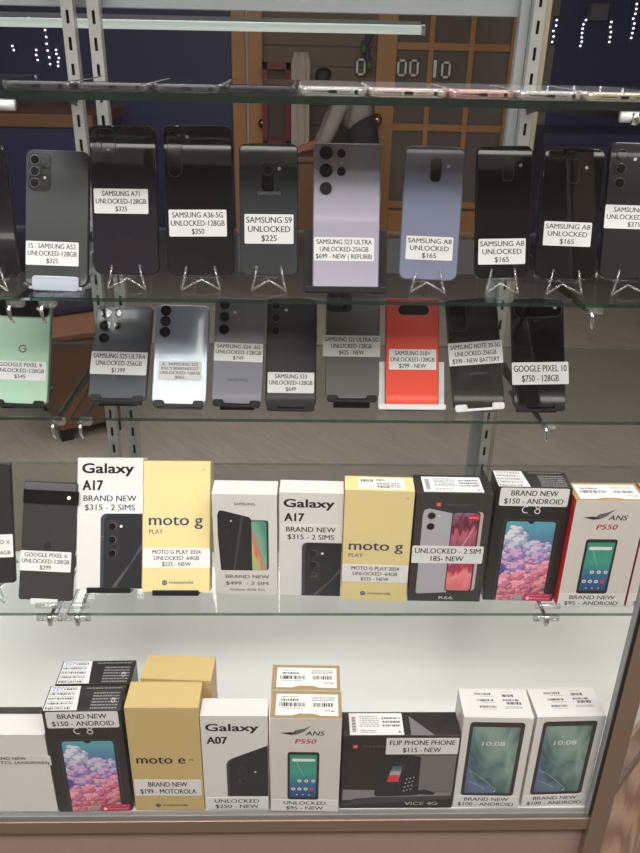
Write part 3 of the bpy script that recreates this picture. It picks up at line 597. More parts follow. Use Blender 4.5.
mb = MB(M); roundel(F, mb, w*.11, h*.86, 3.8); F.text(mb, 'MAXWEST', w*.18, h*.85, 3.4, GREYINK, .12, al='l', sp=1.3, width=w*.24); F.text(mb, 'VICE 4G', w*.72, h*.045, 6.2, WHITEINK, .14, width=w*.29, bold=.015); mb.build('title_lettering', root)
mb = MB(M); T.poly(mb, [(w*.58, 1), (w*.58, d*.82), (w*.78, 1)], GREYP, .06); mb.build('printed_panel', root)
shipping(T, root, w*.06, d*.04, w*.52, d*.94, 9); sticker(F, root, (386.8, 738), (457.4, 754), ['FLIP PHONE PHONE', '$115 - NEW'], fill=.9, r=.6)
# --- cloud picture boxes
PAL = [((216, 150, 152), (184, 100, 112), (132, 66, 82)), ((238, 158, 174), (212, 108, 134), (158, 70, 100)), ((244, 176, 196), (214, 126, 160), (150, 82, 130)),
       ((214, 176, 214), (160, 132, 190), (104, 92, 158)), ((208, 206, 226), (160, 158, 196), (108, 112, 168)), ((224, 226, 236), (176, 182, 206), (120, 136, 176))]
PAL = [[mat('cloud_%d_%d' % (i_, j_), c_, .4) for j_, c_ in enumerate(t_)] for i_, t_ in enumerate(PAL)]
SKYP = ramp_mat('print_sky', [(0, (120, 84, 130)), (.45, (96, 86, 150)), (.75, (92, 130, 170)), (1, (92, 172, 182))], 'Z', .05, 3)
def clip(pts, x0, y0, x1, y1):
    for ax, lim, sg in ((0, x0, 1), (0, x1, -1), (1, y0, 1), (1, y1, -1)):
        out = []
        for i in range(len(pts)):
            p, q = pts[i-1], pts[i]; a_, b_ = (p[ax]-lim)*sg, (q[ax]-lim)*sg
            if (a_ >= 0) != (b_ >= 0): t = a_/(a_-b_); out.append((p[0]+(q[0]-p[0])*t, p[1]+(q[1]-p[1])*t))
            if b_ >= 0: out.append(q)
        pts = out
        if len(pts) < 3: return None
    return pts
def clouds(F, mb, x0, y0, x1, y1):
    rnd = random.Random(12); W, H = x1-x0, y1-y0; h = .16; puffs = []
    for k in range(210):
        u, v = rnd.random(), 1-k/210; v += rnd.uniform(-.10, .10); top = .98-.30*u+.06*math.sin(u*9) if u > .12 else .90
        if v > top: continue
        puffs.append((u, v, rnd.choice((.05, .07, .09, .13, .17))))
    for u, v, r in puffs:
        hh = v+.16*(.5-u); lv = min(5, max(0, int(hh*6.2+rnd.uniform(-.9, .9)))); cx, cy, R = x0+u*W, y0+v*H, r*W
        for dx, dy, kr, tone in ((.12, -.16, .92, 2), (0, 0, .92, 1), (-.30, .28, .52, 0), (.28, .46, .30, 0), (-.58, -.10, .26, 0), (-.14, .0, .36, 0), (.30, -.02, .34, 1)):
            n_ = 16; pts = [(cx+dx*R+R*kr*(1+.16*math.sin(5*a_+k_))*math.cos(a_), cy+dy*R+R*kr*.80*(1+.16*math.sin(5*a_+k_))*math.sin(a_)) for a_, k_ in [(2*math.pi*q/n_, u*20) for q in range(n_)]]
            pts = clip(pts, x0, y0, x1, y1)
            if pts: F.poly(mb, pts, PAL[lv][tone], h); h += .0003
CW, CH, CD = 96, 180, 43
def cloud_box(M, label, sticker_px=True):
    w, h, d = CW, CH, CD
    root = empty('phone_box', M, label, 'box', 'black phone boxes with a pink cloud picture'); carton(root, M, w, h, d, BLACKBOX, lid=(86, 84, 84))
    F, T, S, _ = box_faces(M, w, h, d)
    mb = MB(M); F.poly(mb, rrect(w*.14, 1, w*.90, h*.735, 5), mat('phone_print_bezel', (62, 60, 58), .3), .06); F.poly(mb, rrect(w*.155, 1, w*.885, h*.728, 4.5), CHARC, .1); mb.build('printed_picture', root)
    mb = MB(M); nx = w*.52; top = h*.715
    pts = [(w*.185, 1), (w*.855, 1), (w*.855, top-4)]+[(w*.855-4+4*math.cos(t), top-4+4*math.sin(t)) for t in (.4, .8, 1.2)]+[(w*.855-4, top), (nx+5, top), (nx+2.5, top-3), (nx, top-4), (nx-2.5, top-3), (nx-5, top), (w*.185+4, top), (w*.185+1, top-1), (w*.185, top-4)]
    F.poly(mb, pts, SKYP, .14); sc = mb.build('printed_screen', root); mb = MB(M); clouds(F, mb, w*.185, 1, w*.855, top-4.2); mb.build('cloud_picture', sc)
    mb = MB(M); F.ring(mb, w*.42, h*.815, 4.2, 5.4, WHITEINK, .14, 70, 300); F.ring(mb, w*.575, h*.803, 2.8, 3.9, WHITEINK, .14); F.ring(mb, w*.575, h*.842, 2.3, 3.3, WHITEINK, .14); F.text(mb, '6.5 DISPLAY 4G LTE', w*.5, h*.765, 1.6, GREYINK, .14); mb.build('title_lettering', root)
    mb = MB(M); F.poly(mb, [(w*.58, .6), (w*.975, .6), (w*.975, 13), (w*.58, 13)], PINKINK, .75); F.poly(mb, circ(w*.635, 5.2, 2.6, 16), WHITEINK, .82); F.text(mb, 'BeConnected', w*.68, 3.6, 3.4, WHITEINK, .82, al='l', width=w*.26, bold=.02); F.text(mb, 'INCLUDES MONTHLY OFFER', w*.78, 9.3, 1.6, WHITEINK, .82)
    F.poly(mb, rrect(w*.44, 2, w*.56, 9, 1.5), mat('print_pale_teal', (150, 165, 160), .5), .75); mb.build('corner_banner', root)
    mb = MB(M); T.slab(mb, [(1.5, 1.5), (w*.44, 1.5), (w*.40, d-1), (1.5, d-1)], PAPER, .05, .1); tl = mb.build('shipping_label', root)
    SMALLP = mat('small_print', (150, 150, 150), .5)
    mb = MB(M)
    for k in range(5):
        bars(T, mb, 3+(w*.16 if k == 4 else 0), 3+k*8, w*.37, 6.2+k*8, INK, .2, .55, k); microtext(T, mb, 3, 7+k*8, w*.36, 8.6+k*8, GREYINK, .2, 1, k)
    mb.build('barcode', tl)
    mb = MB(M); T.text(mb, '257', 4, d-9, 5, BLUEINK, .22, al='l', width=13, bold=.01); mb.build('pen_marks', tl)
    mb = MB(M); microtext(T, mb, w*.60, d*.05, w*.95, d*.75, SMALLP, .1, 6, 3, .42); microtext(T, mb, w*.48, d*.84, w*.95, d*.93, SMALLP, .1, 1, 4, .4); T.text(mb, 'C8', w*.9, d*.4, 5, WHITEINK, .14, rot=math.pi/2); mb.build('small_print', root)
    return root
M, wm = box_frame((480.5, 600), (554, 601.5), Z4)
root = cloud_box(M, 'black pink-cloud phone box on the fourth shelf beside a red-edged box'); F = box_faces(M, CW, CH, CD)[0]
CB = (4, CH*.845, CW-3.5, CH*.995)
sticker(F, root, None, None, ['BRAND NEW', '$150 - ANDROID'], mm=CB, r=2.4, fill=.86)
M, wm = box_frame((59.5, 812), (133, 810.5), DECK)
front = cloud_box(M, 'black pink-cloud phone box at the front of the bottom deck'); F = box_faces(M, CW, CH, CD)[0]
back = copy_tree(front); back.matrix_basis = Matrix.Translation((.004, CD/1000+.002, 0)) @ M; back['label'] = 'black pink-cloud phone box hidden behind its twin on the bottom deck'
sticker(F, front, None, None, ['BRAND NEW', '$150 - ANDROID'], mm=CB, r=2.4, fill=.86)
# --- ANS P550
PW, PH, PD = 92, 169, 46
def wing(F, mb, x, y, s):
    F.poly(mb, [(x-s*.55, y-s*.02), (x-s*.2, y-s*.10), (x+s*.02, y-s*.06), (x-s*.05, y+.0), (x-s*.25, y+s*.02)], CHARC, .12)
    for k in range(3): F.poly(mb, [(x-s*.18+k*s*.05, y-s*.02+k*s*.06), (x+s*.12, y+s*(.12+.02*k)), (x+s*(.50-.08*k), y+s*(.34-.07*k)), (x+s*.20, y+s*(.10-.03*k)), (x-s*.02, y-s*.08)], (GREYINK, CHARM, CHARL)[k], .12+.03*k)
def ans_box(M, label, w=PW, h=PH, d=PD):
    root = empty('phone_box', M, label, 'box', 'cream phone boxes with a feather logo'); carton(root, M, w, h, d, CREAMBOX, RED, KRAFT)
    F, T, S, _ = box_faces(M, w, h, d)
    mb = MB(M); wing(F, mb, w*.38, h*.855, w*.44); F.text(mb, 'ANS', w*.63, h*.83, 7.4, CHARC, .2, width=w*.27, bold=.03, shear=.2); F.text(mb, 'P550', w*.50, h*.745, 7.8, REDINK, .2, width=w*.30, bold=.03, shear=.2); mb.build('title_lettering', root)
    mb = MB(M); F.poly(mb, rrect(w*.245, h*.135, w*.70, h*.655, 4), CHARC, .1); mb.build('printed_picture', root)
    mb = MB(M); F.poly(mb, rrect(w*.28, h*.165, w*.665, h*.625, 1), ramp_mat('teal_screen', [(0, (52, 78, 128)), (.3, (58, 108, 150)), (.6, (72, 160, 142)), (1, (60, 150, 128))], 'Z', .1, 2), .14); sc = mb.build('printed_screen', root)
    mb = MB(M); F.poly(mb, rrect(w*.31, h*.555, w*.64, h*.585, 2), WHITEINK, .2)
    for k in range(4): F.poly(mb, circ(w*(.33+.09*k), h*.255, 2.7, 14), (WHITEINK, WHITEINK, WHITEINK, mat('icon_red', (225, 90, 90), .5))[k], .2); F.poly(mb, circ(w*(.33+.09*k), h*.255, 1.2, 10), NAVYINK, .24)
    for k in range(3): F.poly(mb, circ(w*(.42+.10*k), h*.345, 2.7, 14), WHITEINK, .2); F.poly(mb, circ(w*(.42+.10*k), h*.345, 1.2, 10), (GREYINK, REDINK, NAVYINK)[k], .24)
    for k in range(3): F.poly(mb, circ(w*(.38+.09*k), h*.19, 1.0, 8), WHITEINK, .2)
    F.poly(mb, [(w*.36, h*.56), (w*.37, h*.56), (w*.48, h*.40), (w*.475, h*.40)], mat('print_highlight2', (150, 205, 190), .4), .18)
    mb.build('screen_icons', sc)
    mb = MB(M); T.slab(mb, [(w*.07, d*.10), (w*.3, d*.10), (w*.4, d*.17), (w*.6, d*.17), (w*.7, d*.10), (w*.95, d*.10), (w*.95, d*.88), (w*.07, d*.88)], PAPER, .05, .1); tl = mb.build('shipping_label', root)
    mb = MB(M); bars(T, mb, w*.12, d*.42, w*.50, d*.56, INK, .2, .6, 1); bars(T, mb, w*.60, d*.42, w*.88, d*.56, INK, .2, .6, 2); bars(T, mb, w*.14, d*.62, w*.40, d*.70, INK, .2, .5, 3)
    microtext(T, mb, w*.16, d*.34, w*.44, d*.38, GREYINK, .2, 1, 5); microtext(T, mb, w*.58, d*.62, w*.9, d*.80, GREYINK, .2, 3, 6, .4); microtext(T, mb, w*.14, d*.76, w*.36, d*.8, GREYINK, .2, 1, 7); T.text(mb, 'ANS', w*.80, d*.26, 2.6, INK, .2, bold=.03); T.poly(mb, [(w*.84, d*.25), (w*.9, d*.31), (w*.88, d*.24)], INK, .2); mb.build('barcode', tl)
    return root, F
M, wm = box_frame((555.5, 607), (624, 607.5), Z4); print('P550', wm)
root, F = ans_box(M, 'cream phone box with red sides, fully in view on the fourth shelf')
sticker(F, root, None, None, ['BRAND NEW', '$95 - ANDROID'], mm=(.5, 1, PW-.5, PH*.135), fill=.82)
M2 = Matrix.Translation((PW/1000+.003, 0, 0)) @ M
root, F = ans_box(M2, 'cream phone box with red sides cut off by the right picture edge')
sticker(F, root, None, None, ['BRAND NEW', '$95 - ANDROID'], mm=(.5, 1, PW-.5, PH*.135), fill=.82)
M, wm = box_frame((271, 811), (338, 812), DECK)
front, F = ans_box(M, 'cream phone box with kraft top at the front of the bottom deck', 90)
back = copy_tree(front); back.matrix_basis = Matrix.Translation((.0, PD/1000+.0015, 0)) @ M; back['label'] = 'cream phone box with kraft top, standing behind its twin on the bottom deck'
sticker(F, front, None, None, ['UNLOCKED', '$95 - NEW'], mm=(.5, 1, 89.5, PH*.135), fill=.74)
# --- A07
M, wm = box_frame((205.5, 810), (269, 810), DECK); w, h, d = 84.5, 171, 29
root, F = galaxy(M, w, h, d, 'white phone box between the gold and cream boxes on the bottom deck', 'A07', None, None, h*.848, caph=12)
mb = MB(M); x0 = w*.36; yt = h*.70
F.poly(mb, [(x0, h*.155), (w-.4, h*.155), (w-.4, yt), (x0+8, yt-23), (x0+3, yt-27), (x0, yt-33)], CHARC, .12)
F.poly(mb, [(x0, h*.155), (x0+3.5, h*.155), (x0+3.5, yt-33), (x0+7, yt-26), (x0+3, yt-27), (x0, yt-33)], CHARM, .16)
for k in range(2): F.ring(mb, w*.60, h*(.44-.115*k), 4.6, 5.5, CHARM, .2); F.poly(mb, circ(w*.60, h*(.44-.115*k), 4.4), LENS, .2)
F.poly(mb, circ(w*.80, h*.42, 1.5, 10), FLASH, .2); mb.build('printed_picture', root)
sticker(F, root, None, None, ['UNLOCKED', '$250 - NEW'], mm=(.6, 1, w-.6, h*.14), fill=.74)
# --- white boxes with a tablet-like phone
TW, TH, TD = 89, 165, 50
def tab_box(M, label):
    w, h, d = TW, TH, TD
    root = empty('phone_box', M, label, 'box', 'white boxes with a teal lock screen picture'); carton(root, M, w, h, d, WHITEBOX, lid=(190, 188, 186))
    F, T, S, _ = box_faces(M, w, h, d)
    mb = MB(M); F.poly(mb, rrect(w*.10, h*.14, w*.89, h*.95, 5), mat('phone_print_brown', (58, 52, 50), .3), .08); mb.build('printed_picture', root)
    mb = MB(M); F.poly(mb, rrect(w*.15, h*.17, w*.83, h*.90, 1.5), ramp_mat('lock_screen', [(0, (84, 96, 140)), (.24, (100, 124, 150)), (.36, (66, 92, 100)), (.5, (112, 142, 138)), (.72, (146, 170, 160)), (1, (84, 116, 112))], 'D', .7, 1.8, dist=1.2), .13); sc = mb.build('printed_screen', root)
    mb = MB(M); F.text(mb, '10:08', w*.48, h*.70, 7.6, WHITEINK, .2, bold=0, width=w*.33); 
    hi = mat('print_wave', (150, 175, 170), .4)
    for (p, q, r_) in (((.18, .30), (.40, .25), (.44, .21)), ((.70, .88), (.62, .62), (.80, .50)), ((.16, .42), (.30, .40), (.62, .20))):
        pts = [((1-t)**2*p[0]+2*t*(1-t)*q[0]+t*t*r_[0], (1-t)**2*p[1]+2*t*(1-t)*q[1]+t*t*r_[1]) for t in [k/10 for k in range(11)]]
        F.poly(mb, [(w*a_, h*b_) for a_, b_ in pts]+[(w*a_+.8, h*b_+.5) for a_, b_ in pts[::-1]], hi, .18)
    F.poly(mb, circ(w*.60, h*.19, 1.2, 10), WHITEINK, .2); mb.build('screen_details', sc)
    mb = MB(M)
    for k in range(3): bars(T, mb, w*(.22+.02*(2-k)), d*(.32+.22*k), w*(.46+.02*(2-k)), d*(.39+.22*k), INK, .1, .6, k); microtext(T, mb, w*.30, d*(.26+.22*k), w*.50, d*(.285+.22*k), GREYINK, .1, 1, k)
    bars(T, mb, w*.62, d*.70, w*.80, d*.79, INK, .1, .6, 8); bars(T, mb, w*.62, d*.56, w*.87, d*.62, INK, .1, .6, 9); bars(T, mb, w*.66, d*.44, w*.88, d*.53, INK, .1, .6, 10)
    microtext(T, mb, w*.62, d*.30, w*.88, d*.38, GREYINK, .1, 2, 5, .4); microtext(T, mb, w*.62, d*.86, w*.78, d*.88, GREYINK, .1, 1, 6); mb.build('barcode', root)
    sticker(F, root, None, None, ['BRAND NEW', '$100 - ANDROID'], mm=(1, 1, w-1, h*.135), fill=.86)
    return root
M, wm = box_frame((452.5, 807), (517, 808), DECK); print('TAB', wm)
ra = tab_box(M, 'white box with teal lock screen beside the flip phone box')
M2, wm = box_frame((519.5, 807), (587.5, 805), DECK); M2 = Matrix.Translation((-.001, 0, 0)) @ M2
rb = copy_tree(ra); rb.matrix_basis = M2; rb['label'] = 'white box with teal lock screen nearest the corner post'
# --- plain white box at the left
M, wm = box_frame((-50, 812), (58, 812), DECK); w, h, d = 143, 141, 34
root = empty('phone_box', M, 'plain white wide box at the left end of the bottom deck', 'box'); carton(root, M, w, h, d, WHITEBOX, lid=(190, 188, 186)); F = box_faces(M, w, h, d)[0]
x_, y_ = F.px(50, 763); 
mb = MB(M); F.slab(mb, rrect(x_-96, y_-4, x_+2, y_+13, .8), WHITEBOX, .05, .1); st = mb.build('price_sticker', root)
mb = MB(M); F.text(mb, 'BRAND NEW', x_-52, y_+6.0, 4.6, INK, .3, bold=.04, width=46); F.text(mb, '$95 - TCL (ANDROID)', x_-42, y_-1.6, 4.6, INK, .3, bold=.04, width=82); mb.build('lettering', st)
M = Matrix.Translation((-.405, .772, DECK+.0004)); root = empty('tablet_box', M, 'flat dark box behind the plain white box on the bottom deck', 'box')
carton(root, M, 120, 102, 30, BLACKBOX, lid=(70, 70, 70))

# ------------------------------------------------------------------ display case
XL, XC = -1.6, .402                 # left end, front right corner
BY = 1.2625                         # rear plane of the case
ALU = mat('aluminium', (150, 154, 156), .42, metal=.35)
CHAN = mat('dull_aluminium', (132, 132, 130), .4, metal=.3)
BRONZE = mat('bronze_anodised', (128, 108, 92), .4, metal=.35)
GASK = mat('black_gasket', (26, 26, 26), .5)
BEIGEP = mat('beige_post', (150, 140, 122), .5)
WHITELAM = mat('white_laminate', (206, 207, 205), .35)
PINK = mat('rose_laminate', (158, 132, 126), .5, vary=.06, scale=30)
case = empty('display_case', Vector((0, .72, 0)), 'glass shop display case with bronze frame, white deck and rose laminate base', 'display case')
FY = .7150
P = [(XL, FY), (XC, FY), (XC+.33, FY+.33), (XC+.33, BY+.05), (XL, BY+.05)]
def slabz(mb, pts, z0, z1, m, bev=0): mb.prism(pts, (0, 0, z0), (1, 0, 0), (0, 1, 0), (0, 0, 1), z1-z0, m, bev)
mb = MB(); slabz(mb, [(x, y+(.004 if y < 1 else 0)) for x, y in P], DECK-.018, DECK, WHITELAM); mb.build('deck', case)
mb = MB(); slabz(mb, [(XL, FY+.004), (XC-.001, FY+.004), (XC-.001+.33, FY+.334), (XC+.327, BY+.04), (XL, BY+.04)], .0, DECK-.02, PINK)
mb.build('base_cabinet', case)
WOODP = mat('wood_grain_panel', (186, 152, 128), .4); _n = WOODP.node_tree; _w = _n.nodes.new('ShaderNodeTexWave'); _w.wave_type = 'RINGS'; _w.inputs['Scale'].default_value = 9; _w.inputs['Distortion'].default_value = 9; _w.inputs['Detail'].default_value = 3
_tc = _n.nodes.new('ShaderNodeTexCoord'); _mp = _n.nodes.new('ShaderNodeMapping'); _mp.inputs['Scale'].default_value = (1, 1, .35); _n.links.new(_tc.outputs['Object'], _mp.inputs[0]); _n.links.new(_mp.outputs[0], _w.inputs['Vector'])
_cr = _n.nodes.new('ShaderNodeValToRGB'); _cr.color_ramp.elements[0].color = srgb((150, 116, 94)); _cr.color_ramp.elements[1].color = srgb((200, 168, 144)); _n.links.new(_w.outputs['Fac'], _cr.inputs[0]); _n.links.new(_cr.outputs[0], _n.nodes['Principled BSDF'].inputs['Base Color'])
for o_, z0_, z1_ in ((.004, .06, DECK-.034), (.0, DECK+.002, DECK+.075)):
    mb = MB(); a1, a2 = (XC+.02, FY+.02), (XC+.325, FY+.325); k_ = .004; slabz(mb, [(a1[0]+k_, a1[1]-k_), (a2[0]+k_, a2[1]-k_), (a2[0], a2[1]+.001), (a1[0], a1[1]+.001)], z0_, z1_, WOODP, .001); mb.build('corner_panel', case)
def bar(mb, a_, b_, wd, z0, z1, m, bev=.001):      # a bar following the outline from a_ to b_, outward width wd
    a_, b_ = Vector(a_), Vector(b_); t = (b_-a_).normalized(); n = Vector((t.y, -t.x))
    slabz(mb, [tuple(a_-n*.002), tuple(a_+n*wd), tuple(b_+n*wd), tuple(b_-n*.002)], z0, z1, m, bev)
Q0, Q1, Q2 = (XL, FY), (XC, FY), (XC+.33, FY+.33)
mb = MB(); bar(mb, Q0, Q1, .0065, DECK-.031, DECK-.009, BRONZE); bar(mb, Q1, Q2, .0065, DECK-.031, DECK-.009, BRONZE); mb.build('bottom_rail', case)
mb = MB(); bar(mb, Q0, Q1, .004, DECK-.009, DECK-.0003, CHAN, .0006); bar(mb, Q1, Q2, .004, DECK-.009, DECK-.0003, CHAN, .0006); mb.build('glazing_channel', case)
mb = MB(); mb.prism([(XC-.002, FY-.009), (XC+.020, FY-.009), (XC+.030, FY+.003), (XC+.024, FY+.014), (XC-.002, FY+.004)], (0, 0, 0), (1, 0, 0), (0, 1, 0), (0, 0, 1), 2.05, BRONZE, .0015); mb.build('corner_post', case)
mb = MB(); mb.box(XC-.006, XC-.002, FY-.008, FY+.003, DECK, 2.05, GASK); mb.box(XC-.008, XC-.006, FY-.007, FY+.002, DECK, 2.05, ALU); mb.build('gasket', case)
mb = MB(); mb.box(XL, XC+.03, FY-.012, FY+.02, 2.0, 2.05, BRONZE, .001); mb.box(XL-.03, XL, FY-.012, FY+.03, 0, 2.05, BRONZE, .001); mb.box(XL, XC+.33, BY+.03, BY+.07, 2.0, 2.05, BRONZE, .001); mb.build('top_frame', case)
mb = MB(); mb.add([(XL, FY-.004, DECK+.001), (XC-.008, FY-.004, DECK+.001), (XC-.008, FY-.004, 2.0), (XL, FY-.004, 2.0)], [[0, 1, 2, 3]], PANE); mb.build('front_pane', case)
mb = MB(); mb.add([(XC+.034, FY+.02, DECK+.001), (XC+.33, FY+.32, DECK+.001), (XC+.33, FY+.32, 2.0), (XC+.034, FY+.02, 2.0)], [[0, 1, 2, 3]], PANE); mb.build('corner_pane', case)
# rear frame: header rail and two upright posts
mb = MB(); mb.box(XL, .322, BY+.018, BY+.036, EYE+.044, EYE+.115, ALU, .001); mb.build('rear_header_rail', case)
mb = MB(); mb.box(.318, .332, BY+.004, BY+.02, DECK, 2.0, ALU, .001); mb.build('rear_post', case)
mb = MB(); mb.box(.351, .362, BY+.002, BY+.02, DECK, 2.0, BEIGEP, .001); mb.build('rear_post', case)
# slotted standards
def standard(x, label):
    z0, z1 = DECK+.001, 1.98; root = empty('slotted_standard', Vector((x, BY-.004, z0)), label, 'shelf standard', 'slotted steel shelf standards')
    w = .0085; mb = MB(); k = 0; pitch = .0254*1.35; mb.box(x-w, x-w+.0025, BY-.012, BY+.004, z0, z1, STEEL); mb.box(x+w-.0025, x+w, BY-.012, BY+.004, z0, z1, STEEL)
    # front web with real slots: two side strips, bridges between slots
    mb.box(x-w, x-.0022, BY-.0135, BY-.012, z0, z1, STEEL); mb.box(x+.0022, x+w, BY-.0135, BY-.012, z0, z1, STEEL); z = z0
    while z < z1: mb.box(x-.0022, x+.0022, BY-.0135, BY-.012, z, min(z+pitch*.5, z1), STEEL); z += pitch
    mb.build('channel', root); mb = MB(); mb.box(x-w+.0025, x+w-.0025, BY-.001, BY+.001, z0, z1, GASK); mb.build('slot_backing', root)
XS = (-.3267, -.2903, .3409)
for x, l in zip(XS, ('slotted steel standard, outermost left one of the close pair', 'slotted steel standard, right one of the close pair at left', 'slotted steel standard beside the beige post at right')): standard(x, l)
NAMES = {1: 'top', 2: 'second', 3: 'third', 4: 'fourth'}
for k in (1, 2, 3, 4):
    s = SHELF[k]
    secs = (('left', XL+.02, XS[0]+.012), ('wide', XS[1]-.012, XC+.30 if k > 1 else XC+.30))
    if k in (1, 2): secs = (('wide', XL+.02, XC+.30),) if k == 1 else secs
    for nm, x0, x1 in secs:
        root = empty('glass_shelf', Vector(((x0+x1)/2, s['d']+.1, s['top']-s['t'])), '%s section of the %s clear glass shelf from the top' % ({'left': 'short left', 'wide': 'long'}[nm], {1: 'first', 2: 'second', 3: 'third', 4: 'fourth'}[k]), 'shelf', 'clear glass shelves with green edges')
        y1 = BY-.016; t0 = s['top']-s['t']; cut = XC+s['d']-FY-.012    # mitred where the case turns its corner
        pts = [(x0, s['d']), (min(x1, cut), s['d']), (x1, min(y1-.05, x1-XC+FY+.012)), (x1, y1), (x0, y1)] if nm == 'wide' else [(x0, s['d']), (x1, s['d']), (x1, y1), (x0, y1)]
        if nm == 'wide' and cut >= x1: pts = [(x0, s['d']), (x1, s['d']), (x1, y1), (x0, y1)]
        mb = MB(); n = len(pts); mb.add([(x, y, s['top']) for x, y in pts], [list(range(n))], GLASS)
        mb.add([(x, y, t0) for x, y in pts], [list(range(n))[::-1]], GLASS); mb.build('glass_pane', root)
        mb = MB(); vs = [(x, y, z) for x, y in pts for z in (t0, s['top'])]; mb.add(vs, [[2*i, (2*i+2) % (2*n), (2*i+3) % (2*n), 2*i+1] for i in range(n) if not (pts[i][1] > 1.1 and pts[(i+1) % n][1] > 1.1)], EDGED if k == 1 else EDGE); mb.build('polished_edge', root)
        mb = MB(); mb.add(vs, [[2*i, (2*i+2) % (2*n), (2*i+3) % (2*n), 2*i+1] for i in range(n) if pts[i][1] > 1.1 and pts[(i+1) % n][1] > 1.1], EDGER); mb.build('rear_edge', root)
    for x, l in zip(XS, ('outer left', 'inner left', 'right')):
        if k == 1 and l == 'inner left': continue
        z = s['top']-s['t']; root = empty('shelf_bracket', Vector((x, BY-.02, z)), 'steel bracket under the %s shelf on the %s standard' % ({1: 'topmost', 2: 'second', 3: 'third', 4: 'fourth'}[k], l), 'shelf bracket', 'steel shelf brackets')
        L = s['d']+.012
        mb = MB(); mb.prism([(BY-.014, z-.004), (BY-.014, z-.034), (BY-.06, z-.026), (L, z-.010), (L, z-.004)], (x-.001, 0, 0), (0, 1, 0), (0, 0, 1), (1, 0, 0), .002, DARKM); mb.build('arm', root)
        if k == 4:     # clear screw clamps with a chrome knob
            mb = MB(); mb.tube([(x-.0165, s['d']+.004, z-.006), (x+.0165, s['d']+.004, z-.006)], .0055, ACRYL, 12); mb.tube([(x-.0165, s['d']+.006, z+.012), (x+.0165, s['d']+.006, z+.012)], .004, ACRYL, 12); mb.build('clamp_sleeve', root)
            mb = MB(); mb.tube([(x, s['d']+.002, z-.001), (x, s['d']+.001, z-.012), (x, s['d'], z-.017)], [.0035, .0042, .002], CHROME, 12); mb.tube([(x-.0165, s['d']+.004, z-.010), (x-.010, s['d']+.004, z-.010)], .0016, CHROME); mb.tube([(x+.010, s['d']+.004, z-.010), (x+.0165, s['d']+.004, z-.010)], .0016, CHROME); mb.build('screw_knob', root)
        elif k == 1:
            x += .030 if x < 0 else 0
            mb = MB(); mb.tube([(x-.016, s['d']+.004, z-.006), (x+.016, s['d']+.004, z-.006)], [.0055, .0055], WHITEP, 12); mb.tube([(x-.002, s['d']-.001, z-.002), (x-.002, s['d']-.001, z-.013)], .004, CHROME, 10); mb.build('clamp_sleeve', root)
        else:
            mb = MB(); mb.tube([(x, L+.004, z-.006), (x, s['d']+.004, z-.005), (x, s['d']-.003, z-.010), (x+.001, s['d']-.004, z-.020), (x+.003, s['d']-.001, z-.026)], [.002, .0028, .0026, .002, .0012], CHROME, 8); mb.build('front_hook', root)
            mb = MB(); mb.box(x-.004, x+.014, s['d']+.002, s['d']+.014, z-.009, z-.0005, ACRYL, .001); mb.build('rubber_pad', root)
# added glowing tube behind the case, standing in for a reflected ceiling light
A_, B_ = on_y(-140, 19, 1.33), on_y(421, 30, 1.33)
root = empty('reflection_tube', A_, 'long glowing tube imitating a reflected ceiling light along the rear of the display case', 'lamp')
mb = MB(); mb.tube([A_, B_], .0065, mat('reflection_glow', (225, 240, 230), .4, emit=.55), 14); mb.build('tube', root)
mb = MB(); mb.tube([B_, B_+Vector((.006, 0, 0))], .0075, WHITEP, 14); mb.box(A_.x, B_.x, 1.336, 1.345, B_.z+.006, B_.z+.012, ALU); mb.build('fitting', root)

# ------------------------------------------------------------------ the shop around the case
def tex_mat(name, build):
    mt = bpy.data.materials.new(name); mt.use_nodes = True; nt = mt.node_tree; build(nt, nt.nodes['Principled BSDF'], nt.nodes.new, nt.links.new); return mt
def floor_b(nt, p, N, L):
    tc = N('ShaderNodeTexCoord'); mp = N('ShaderNodeMapping'); mp.inputs['Rotation'].default_value = (0, 0, math.radians(52)); L(tc.outputs['Object'], mp.inputs[0])
    br = N('ShaderNodeTexBrick'); br.inputs['Scale'].default_value = 1; br.inputs['Brick Width'].default_value = 1.2; br.inputs['Row Height'].default_value = .18; br.inputs['Mortar Size'].default_value = .003
    br.inputs['Color1'].default_value = srgb((116, 108, 101)); br.inputs['Color2'].default_value = srgb((121, 113, 105)); br.inputs['Mortar'].default_value = srgb((118, 109, 101)); L(mp.outputs[0], br.inputs['Vector'])
    m2 = N('ShaderNodeMapping'); m2.inputs['Scale'].default_value = (2, 14, 1); L(mp.outputs[0], m2.inputs[0]); n = N('ShaderNodeTexNoise'); n.inputs['Scale'].default_value = 2.5; n.inputs['Detail'].default_value = 6; n.inputs['Distortion'].default_value = 1.2; L(m2.outputs[0], n.inputs['Vector'])
    mx = N('ShaderNodeMix'); mx.data_type = 'RGBA'; mx.blend_type = 'OVERLAY'; mx.inputs[0].default_value = .3; L(br.outputs['Color'], mx.inputs[6]); L(n.outputs['Fac'], mx.inputs[7]); L(mx.outputs[2], p.inputs['Base Color']); p.inputs['Roughness'].default_value = .55
FLOORM = tex_mat('laminate_floor', floor_b)
def slat_b(nt, p, N, L):
    tc = N('ShaderNodeTexCoord'); w = N('ShaderNodeTexWave'); w.wave_type = 'BANDS'; w.bands_direction = 'Z'; w.wave_profile = 'SAW'; w.inputs['Scale'].default_value = 2.1; L(tc.outputs['Object'], w.inputs['Vector'])
    cr = N('ShaderNodeValToRGB'); e = cr.color_ramp.elements; e[0].color = srgb((48, 36, 30)); e[0].position = 0; e[1].position = .12; e[1].color = srgb((116, 96, 82)); L(w.outputs['Fac'], cr.inputs[0]); L(cr.outputs[0], p.inputs['Base Color']); p.inputs['Roughness'].default_value = .6
